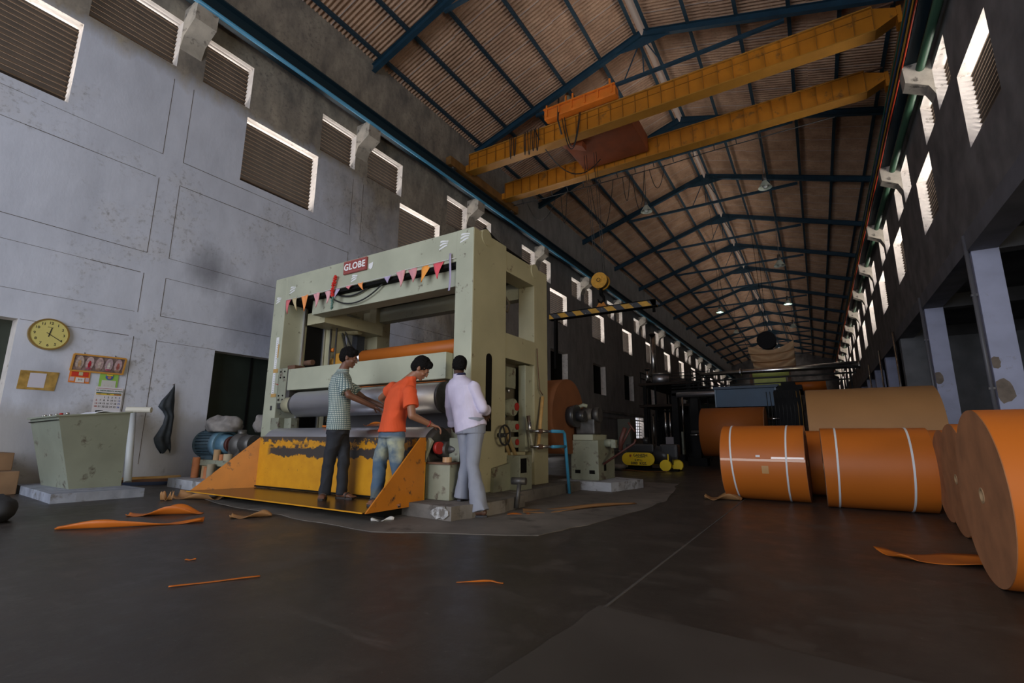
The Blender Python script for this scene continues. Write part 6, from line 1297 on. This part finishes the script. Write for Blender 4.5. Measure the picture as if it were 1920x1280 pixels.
# ---- man in the checked shirt, facing right towards the rollers
def person_a():
    root = thing('person', (-5.2, 4.2, .112), 'person in green checked short sleeved shirt and dark trousers looking down beside the steel roller', 'person')
    s = 1.07; f = V(.76, .62, -.30); u = V(.28, .12, 1)
    hc = V(-5.155, 4.25, 1.885)
    mb = MB(); Pf, A = head(mb, hc, f, u, s)
    cap(mb, (-5.175, 4.24, 1.83), (-5.26, 4.235, 1.68), .054, .066)
    lat = V(.76, -.65, 0); dep = V(.65, .76, 0)
    loft(mb, [((-5.26, 4.24, 1.62), lat, .17, dep, .09), ((-5.26, 4.24, 1.3), lat, .15, dep, .10), ((-5.22, 4.22, 1.0), lat, .15, dep, .10)])
    sh_r, el_r, wr_r = V(-5.075, 4.10, 1.585), V(-4.93, 4.10, 1.375), V(-4.80, 4.40, 1.245)
    sh_l, el_l, wr_l = V(-5.43, 4.38, 1.61), V(-5.22, 4.60, 1.38), V(-4.96, 4.72, 1.27)
    for a, b, c in ((sh_r, el_r, wr_r), (sh_l, el_l, wr_l)): cap(mb, a, b, .050, .042); cap(mb, b, c, .043, .029)
    hand(mb, wr_r, V(.35, .75, -.42), V(-.2, -.5, -.8), 1, .40, 1.05); hand(mb, wr_l, V(.8, .35, -.35), V(0, 0, -1), -1, .5, 1.05)
    aA, tA, aB, tB = V(-5.315, 4.15, .20), V(-5.20, 4.02, .125), V(-5.15, 4.27, .20), V(-4.92, 4.30, .125)
    legs(mb, ((V(-5.16, 4.14, .95), V(-5.235, 4.13, .63), aA), (V(-5.24, 4.27, .95), V(-5.14, 4.27, .63), aB)))
    foot(mb, aA, tA, 1.05); foot(mb, aB, tB, 1.05)
    remesh(mb, 'body', .0055, M_skin, root, 2)
    hairmesh(Pf, A, s, M_hair, root, .004, 1); eyes(Pf, A, s, root)
    mb = MB()
    loft(mb, [((-5.255, 4.235, 1.70), lat, .085, dep, .075), ((-5.26, 4.238, 1.665), lat, .155, dep, .10), ((-5.262, 4.24, 1.62), lat, .225, dep, .125), ((-5.265, 4.235, 1.50), lat, .225, dep, .140), ((-5.262, 4.23, 1.35), lat, .205, dep, .138), ((-5.245, 4.225, 1.18), lat, .195, dep, .135), ((-5.215, 4.215, 1.02), lat, .205, dep, .145), ((-5.205, 4.21, .955), lat, .208, dep, .15)])
    cap(mb, sh_r, sh_r.lerp(el_r, .35), .074, .072); mb.cyl(sh_r, sh_r.lerp(el_r, .80), .070, .084, n=24); mb.ball(sh_l, .074); mb.cyl(sh_l, sh_l.lerp(el_l, .7), .070, .082, n=24)
    m, N, L, b = node_mat('checked_shirt')
    g = N.new('ShaderNodeNewGeometry'); sp = N.new('ShaderNodeSeparateXYZ'); L.new(g.outputs['Position'], sp.inputs[0])
    ang = n_math(N, L, 'ARCTAN2', n_math(N, L, 'SUBTRACT', sp.outputs[1], 4.235), n_math(N, L, 'SUBTRACT', sp.outputs[0], -5.25))
    def st(v, per, w): 
        fr = n_math(N, L, 'FRACT', n_math(N, L, 'DIVIDE', v, per)); return n_range(N, L, n_math(N, L, 'ABSOLUTE', n_math(N, L, 'SUBTRACT', fr, 0.5)), w, w+.08)
    h1 = st(sp.outputs[2], .024, .17); v1 = st(n_math(N, L, 'MULTIPLY', ang, .20), .020, .17)
    c = n_mix(N, L, h1, (0.10, 0.16, 0.16), (0.52, 0.56, 0.50)); c = n_mix(N, L, n_math(N, L, 'SUBTRACT', 1, v1), c, (0.08, 0.13, 0.14))
    L.new(c, b.inputs['Base Color']); b.inputs['Roughness'].default_value = .85
    sh = remesh(mb, 'shirt', .007, m, root, 3, wrinkle=(.006, 5.5, (1, 1, .5), 3.0))
    mb = MB(); loft(mb, [((-5.255, 4.235, 1.685), lat, .092, dep, .086), ((-5.235, 4.238, 1.735), lat, .078, dep, .074)]); remesh(mb, 'collar', .006, m, sh, 2)
    mb = MB(); hip = V(-5.21, 4.21, .97)
    loft(mb, [((-5.215, 4.215, 1.06), lat, .170, dep, .125), ((-5.21, 4.21, .98), lat, .185, dep, .135), ((-5.215, 4.205, .90), lat, .18, dep, .135)])
    kA, kB = V(-5.235, 4.13, .63), V(-5.14, 4.27, .63)
    for h, k, a in ((V(-5.16, 4.14, .93), kA, aA), (V(-5.24, 4.27, .93), kB, aB)):
        cap(mb, h, k, .105, .074); cap(mb, k, k.lerp(a, .8), .074, .060); mb.cyl(k.lerp(a, .5), a - V(0, 0, .035), .064, .068, n=24)
    remesh(mb, 'trousers', .007, mat('dark_navy_trousers', (0.013, 0.015, 0.021), .8), root, 3, wrinkle=(.009, 6, (1, 1, .9), 9.0))
    sandal('sandal', aA, tA, root); sandal('sandal', aB, tB, root)
person_a()

# ---- man in the orange T shirt bending to the right
def person_b():
    root = thing('person', (-4.2, 4.15, .112), 'person in orange T shirt and faded jeans leaning over with one arm reaching right', 'person')
    s = 1.07; f = V(.62, .50, -.62); u = V(.52, .25, .80); hc = V(-3.945, 4.31, 1.665)
    mb = MB(); Pf, A = head(mb, hc, f, u, s)
    cap(mb, (-3.99, 4.29, 1.61), (-4.12, 4.24, 1.49), .054, .068)
    sh_r, el_r, wr_r = V(-3.905, 4.10, 1.36), V(-3.835, 4.08, 1.10), V(-3.735, 4.29, 1.005)
    sh_l, el_l, wr_l = V(-4.43, 4.36, 1.46), V(-4.69, 4.42, 1.355), V(-4.62, 4.62, 1.19)
    lat = (sh_r - sh_l).normalized(); dep = V(.45, .80, .1)
    loft(mb, [((-4.15, 4.22, 1.42), lat, .17, dep, .09), ((-4.2, 4.2, 1.2), lat, .14, dep, .10), ((-4.22, 4.18, .95), lat, .15, dep, .10)])
    for a, b, c in ((sh_r, el_r, wr_r), (sh_l, el_l, wr_l)): cap(mb, a, b, .054, .044); cap(mb, b, c, .044, .030)
    hand(mb, wr_r, V(.55, .62, -.25), V(.2, .3, -.9), 1, .75, 1.05); hand(mb, wr_l, V(.3, .8, -.5), V(0, -.3, -1), -1, .6, 1.05)
    aL, tL, aR, tR = V(-4.375, 4.14, .215), V(-4.30, 3.95, .125), V(-4.10, 4.22, .215), V(-3.98, 4.05, .125)
    legs(mb, ((V(-4.30, 4.20, .92), V(-4.39, 4.17, .61), aL), (V(-4.17, 4.16, .92), V(-4.11, 4.16, .61), aR)))
    foot(mb, aL, tL, 1.0); foot(mb, aR, tR, 1.0)
    remesh(mb, 'body', .0055, mat('warm_brown_skin', (0.27, 0.12, 0.065), .5, var=.08, vscale=6), root, 2)
    hairmesh(Pf, A, s, M_hair, root, .012, 5); eyes(Pf, A, s, root)
    mb = MB()
    loft(mb, [((-4.035, 4.27, 1.575), lat, .068, dep, .062), ((-4.085, 4.25, 1.535), lat, .10, dep, .08), ((-4.12, 4.24, 1.49), lat, .17, dep, .11), ((-4.155, 4.23, 1.42), lat, .235, dep, .13), ((-4.185, 4.215, 1.30), lat, .215, dep, .135), ((-4.215, 4.20, 1.15), (lat + V(0, 0, .25)), .185, dep, .13), ((-4.23, 4.185, 1.02), (lat + V(0, 0, .42)), .185, dep, .135), ((-4.235, 4.18, .925), (1, -.3, 0), .188, (.3, 1, 0), .14)])
    mb.ball(sh_r, .078); mb.cyl(sh_r, sh_r.lerp(el_r, .62), .074, .082, n=24); mb.ball(sh_l, .076); mb.cyl(sh_l, sh_l.lerp(el_l, .42), .072, .078, n=24)
    remesh(mb, 'shirt', .007, mat('orange_cotton', (0.68, 0.085, 0.02), .85, var=.06, vscale=8), root, 3, wrinkle=(.008, 5, (1.2, 1, .5), 17.0))
    mb = MB(); la, de = (1, -.3, 0), (.3, 1, 0)
    loft(mb, [((-4.235, 4.18, .97), la, .14, de, .10), ((-4.235, 4.18, .90), la, .17, de, .125), ((-4.235, 4.175, .86), la, .178, de, .135)])
    for h, k, a in ((V(-4.315, 4.20, .88), V(-4.39, 4.17, .61), aL), (V(-4.155, 4.16, .88), V(-4.11, 4.16, .61), aR)):
        cap(mb, h, k, .104, .077); cap(mb, k, k.lerp(a, .8), .077, .066); mb.cyl(k.lerp(a, .4), a - V(0, 0, .05), .068, .076, n=24)
    m, N, L, b = node_mat('faded_jeans')
    g = N.new('ShaderNodeNewGeometry'); P = g.outputs['Position']; sp = N.new('ShaderNodeSeparateXYZ'); L.new(P, sp.inputs[0])
    nz = n_noise(N, L, P, 3.5, 4, .5); z = n_math(N, L, 'ADD', sp.outputs[2], n_math(N, L, 'MULTIPLY', nz, .16))
    fade = n_math(N, L, 'MULTIPLY', n_range(N, L, z, .66, .74), n_range(N, L, z, .98, .90)); fade = n_math(N, L, 'MULTIPLY', fade, n_range(N, L, nz, .42, .56))
    c = n_mix(N, L, n_range(N, L, nz, .3, .7), (0.045, 0.085, 0.14), (0.09, 0.14, 0.20)); c = n_mix(N, L, n_math(N, L, 'MULTIPLY', fade, .9), c, (0.42, 0.43, 0.30)); c = n_mix(N, L, n_range(N, L, z, .40, .30, 0, .5), c, (0.16, 0.15, 0.08))
    L.new(c, b.inputs['Base Color']); b.inputs['Roughness'].default_value = .85
    remesh(mb, 'jeans', .007, m, root, 3, wrinkle=(.010, 6, (1, 1, .9), 4.0))
    mb = MB(); d = (wr_r - el_r).normalized(); mb.tube([wr_r - d*.03 + (basis(d)[0]*math.cos(a)+basis(d)[1]*math.sin(a))*.034 for a in [k*PI/8 for k in range(16)]], .006, 6, closed=True); mb.build('wrist_thread', M_red, root)
    sandal('sandal', aL, tL, root, mat('shoe_black', (0.02, 0.02, 0.025), .6)); sandal('sandal', aR, tR, root, mat('shoe_black', (0.02, 0.02, 0.02)))
person_b()

# ---- man in the pale lilac shirt seen from behind
def person_c():
    root = thing('person', (-3.45, 4.7, 0), 'person in pale lilac long sleeved shirt and grey flared trousers seen from behind', 'person')
    s = 1.05; f = V(-.55, .80, -.25); u = V(-.05, .30, 1); hc = V(-3.75, 4.80, 1.735)
    mb = MB(); Pf, A = head(mb, hc, f, u, s)
    cap(mb, (-3.745, 4.77, 1.68), (-3.69, 4.745, 1.58), .056, .068)
    sh_l, el_l, wr_l = V(-3.86, 4.80, 1.49), V(-3.905, 4.83, 1.25), V(-3.93, 4.93, 1.03)
    sh_r, el_r, wr_r = V(-3.45, 4.70, 1.455), V(-3.325, 4.72, 1.20), V(-3.44, 5.00, 1.17)
    lat = V(.97, -.22, -.04); dep = V(.2, .95, .15)
    loft(mb, [((-3.66, 4.74, 1.5), lat, .17, dep, .09), ((-3.6, 4.74, 1.25), lat, .14, dep, .10), ((-3.5, 4.72, 1.0), lat, .15, dep, .10)])
    for a, b, c in ((sh_l, el_l, wr_l), (sh_r, el_r, wr_r)): cap(mb, a, b, .046, .040); cap(mb, b, c, .040, .029)
    hand(mb, wr_l, V(.12, .35, -.85), V(.1, .9, .3), 1, .75, 1.05); hand(mb, wr_r, V(-.6, .6, -.35), V(0, .3, -.9), 1, .6, 1.05)
    aL, tL, aR, tR = V(-3.575, 4.68, .235), V(-3.62, 4.86, .165), V(-3.25, 4.60, .125), V(-3.42, 4.50, .022)
    legs(mb, ((V(-3.55, 4.73, .96), V(-3.545, 4.72, .58), aL), (V(-3.43, 4.70, .96), V(-3.39, 4.63, .55), aR)))
    foot(mb, aL, tL, 1.0); foot(mb, aR, tR, 1.0)
    remesh(mb, 'body', .0055, mat('dark_brown_skin', (0.085, 0.042, 0.028), .45, var=.08, vscale=6), root, 2)
    hairmesh(Pf, A, s, M_hair, root, -.004, 7); eyes(Pf, A, s, root)
    mb = MB()
    loft(mb, [((-3.695, 4.75, 1.60), lat, .082, dep, .07), ((-3.685, 4.75, 1.56), lat, .155, dep, .10), ((-3.665, 4.75, 1.50), lat, .225, dep, .125), ((-3.635, 4.75, 1.38), lat, .225, dep, .135), ((-3.59, 4.745, 1.22), lat, .20, dep, .13), ((-3.545, 4.735, 1.10), lat, .195, dep, .135), ((-3.50, 4.725, 1.0), (1, -.2, .22), .205, dep, .145), ((-3.49, 4.72, .965), (1, -.2, .25), .205, dep, .148)])
    for a, b_, c, q in ((sh_l, el_l, wr_l, 1.0), (sh_r, el_r, wr_r, .55)):
        cap(mb, a, b_, .072, .060); mb.cyl(b_, b_.lerp(c, q), .060, .056, n=24); mb.ball(b_, .062); 
        e = b_.lerp(c, q); mb.cyl(e - (c-b_).normalized()*.045, e + (c-b_).normalized()*.012, .064, .068, n=24)
    m_l = mat('lilac_shirt', (0.60, 0.55, 0.69), .8, var=.05, vscale=10)
    sh = remesh(mb, 'shirt', .007, m_l, root, 3, wrinkle=(.009, 5, (1.1, 1, .6), 31.0))
    mb = MB(); loft(mb, [((-3.70, 4.75, 1.595), lat, .082, dep, .078), ((-3.715, 4.755, 1.645), lat, .070, dep, .068)]); remesh(mb, 'collar', .006, m_l, sh, 2)
    mb = MB(); loft(mb, [((-3.70, 4.752, 1.62), lat, .079, dep, .075), ((-3.712, 4.757, 1.652), lat, .066, dep, .064)]); remesh(mb, 'collar_band', .006, mat('navy_band', (0.02, 0.02, 0.06), .8), sh, 1)
    mb = MB(); la, de = (1, -.15, .05), (.15, 1, 0)
    loft(mb, [((-3.50, 4.725, 1.09), la, .165, de, .12), ((-3.49, 4.72, 1.0), la, .185, de, .135), ((-3.485, 4.715, .91), la, .182, de, .138)])
    for h, k, a, fl in ((V(-3.57, 4.73, .92), V(-3.545, 4.72, .58), aL, .085), (V(-3.41, 4.70, .92), V(-3.39, 4.63, .55), aR, .105)):
        cap(mb, h, k, .100, .070); cap(mb, k, k.lerp(a, .3), .070, .066); mb.cyl(k.lerp(a, .15), a - V(0, 0, .055), .067, fl, n=28)
    remesh(mb, 'trousers', .007, mat('grey_trousers', (0.235, 0.25, 0.30), .8, var=.06, vscale=8), root, 3, wrinkle=(.008, 5, (1, 1, .7), 13.0))
    sandal('sandal', aL, tL, root, mat('shoe_black', (0.02, 0.02, 0.02))); sandal('sandal', aR, tR, root, mat('shoe_black', (0.02, 0.02, 0.02)))
person_c()
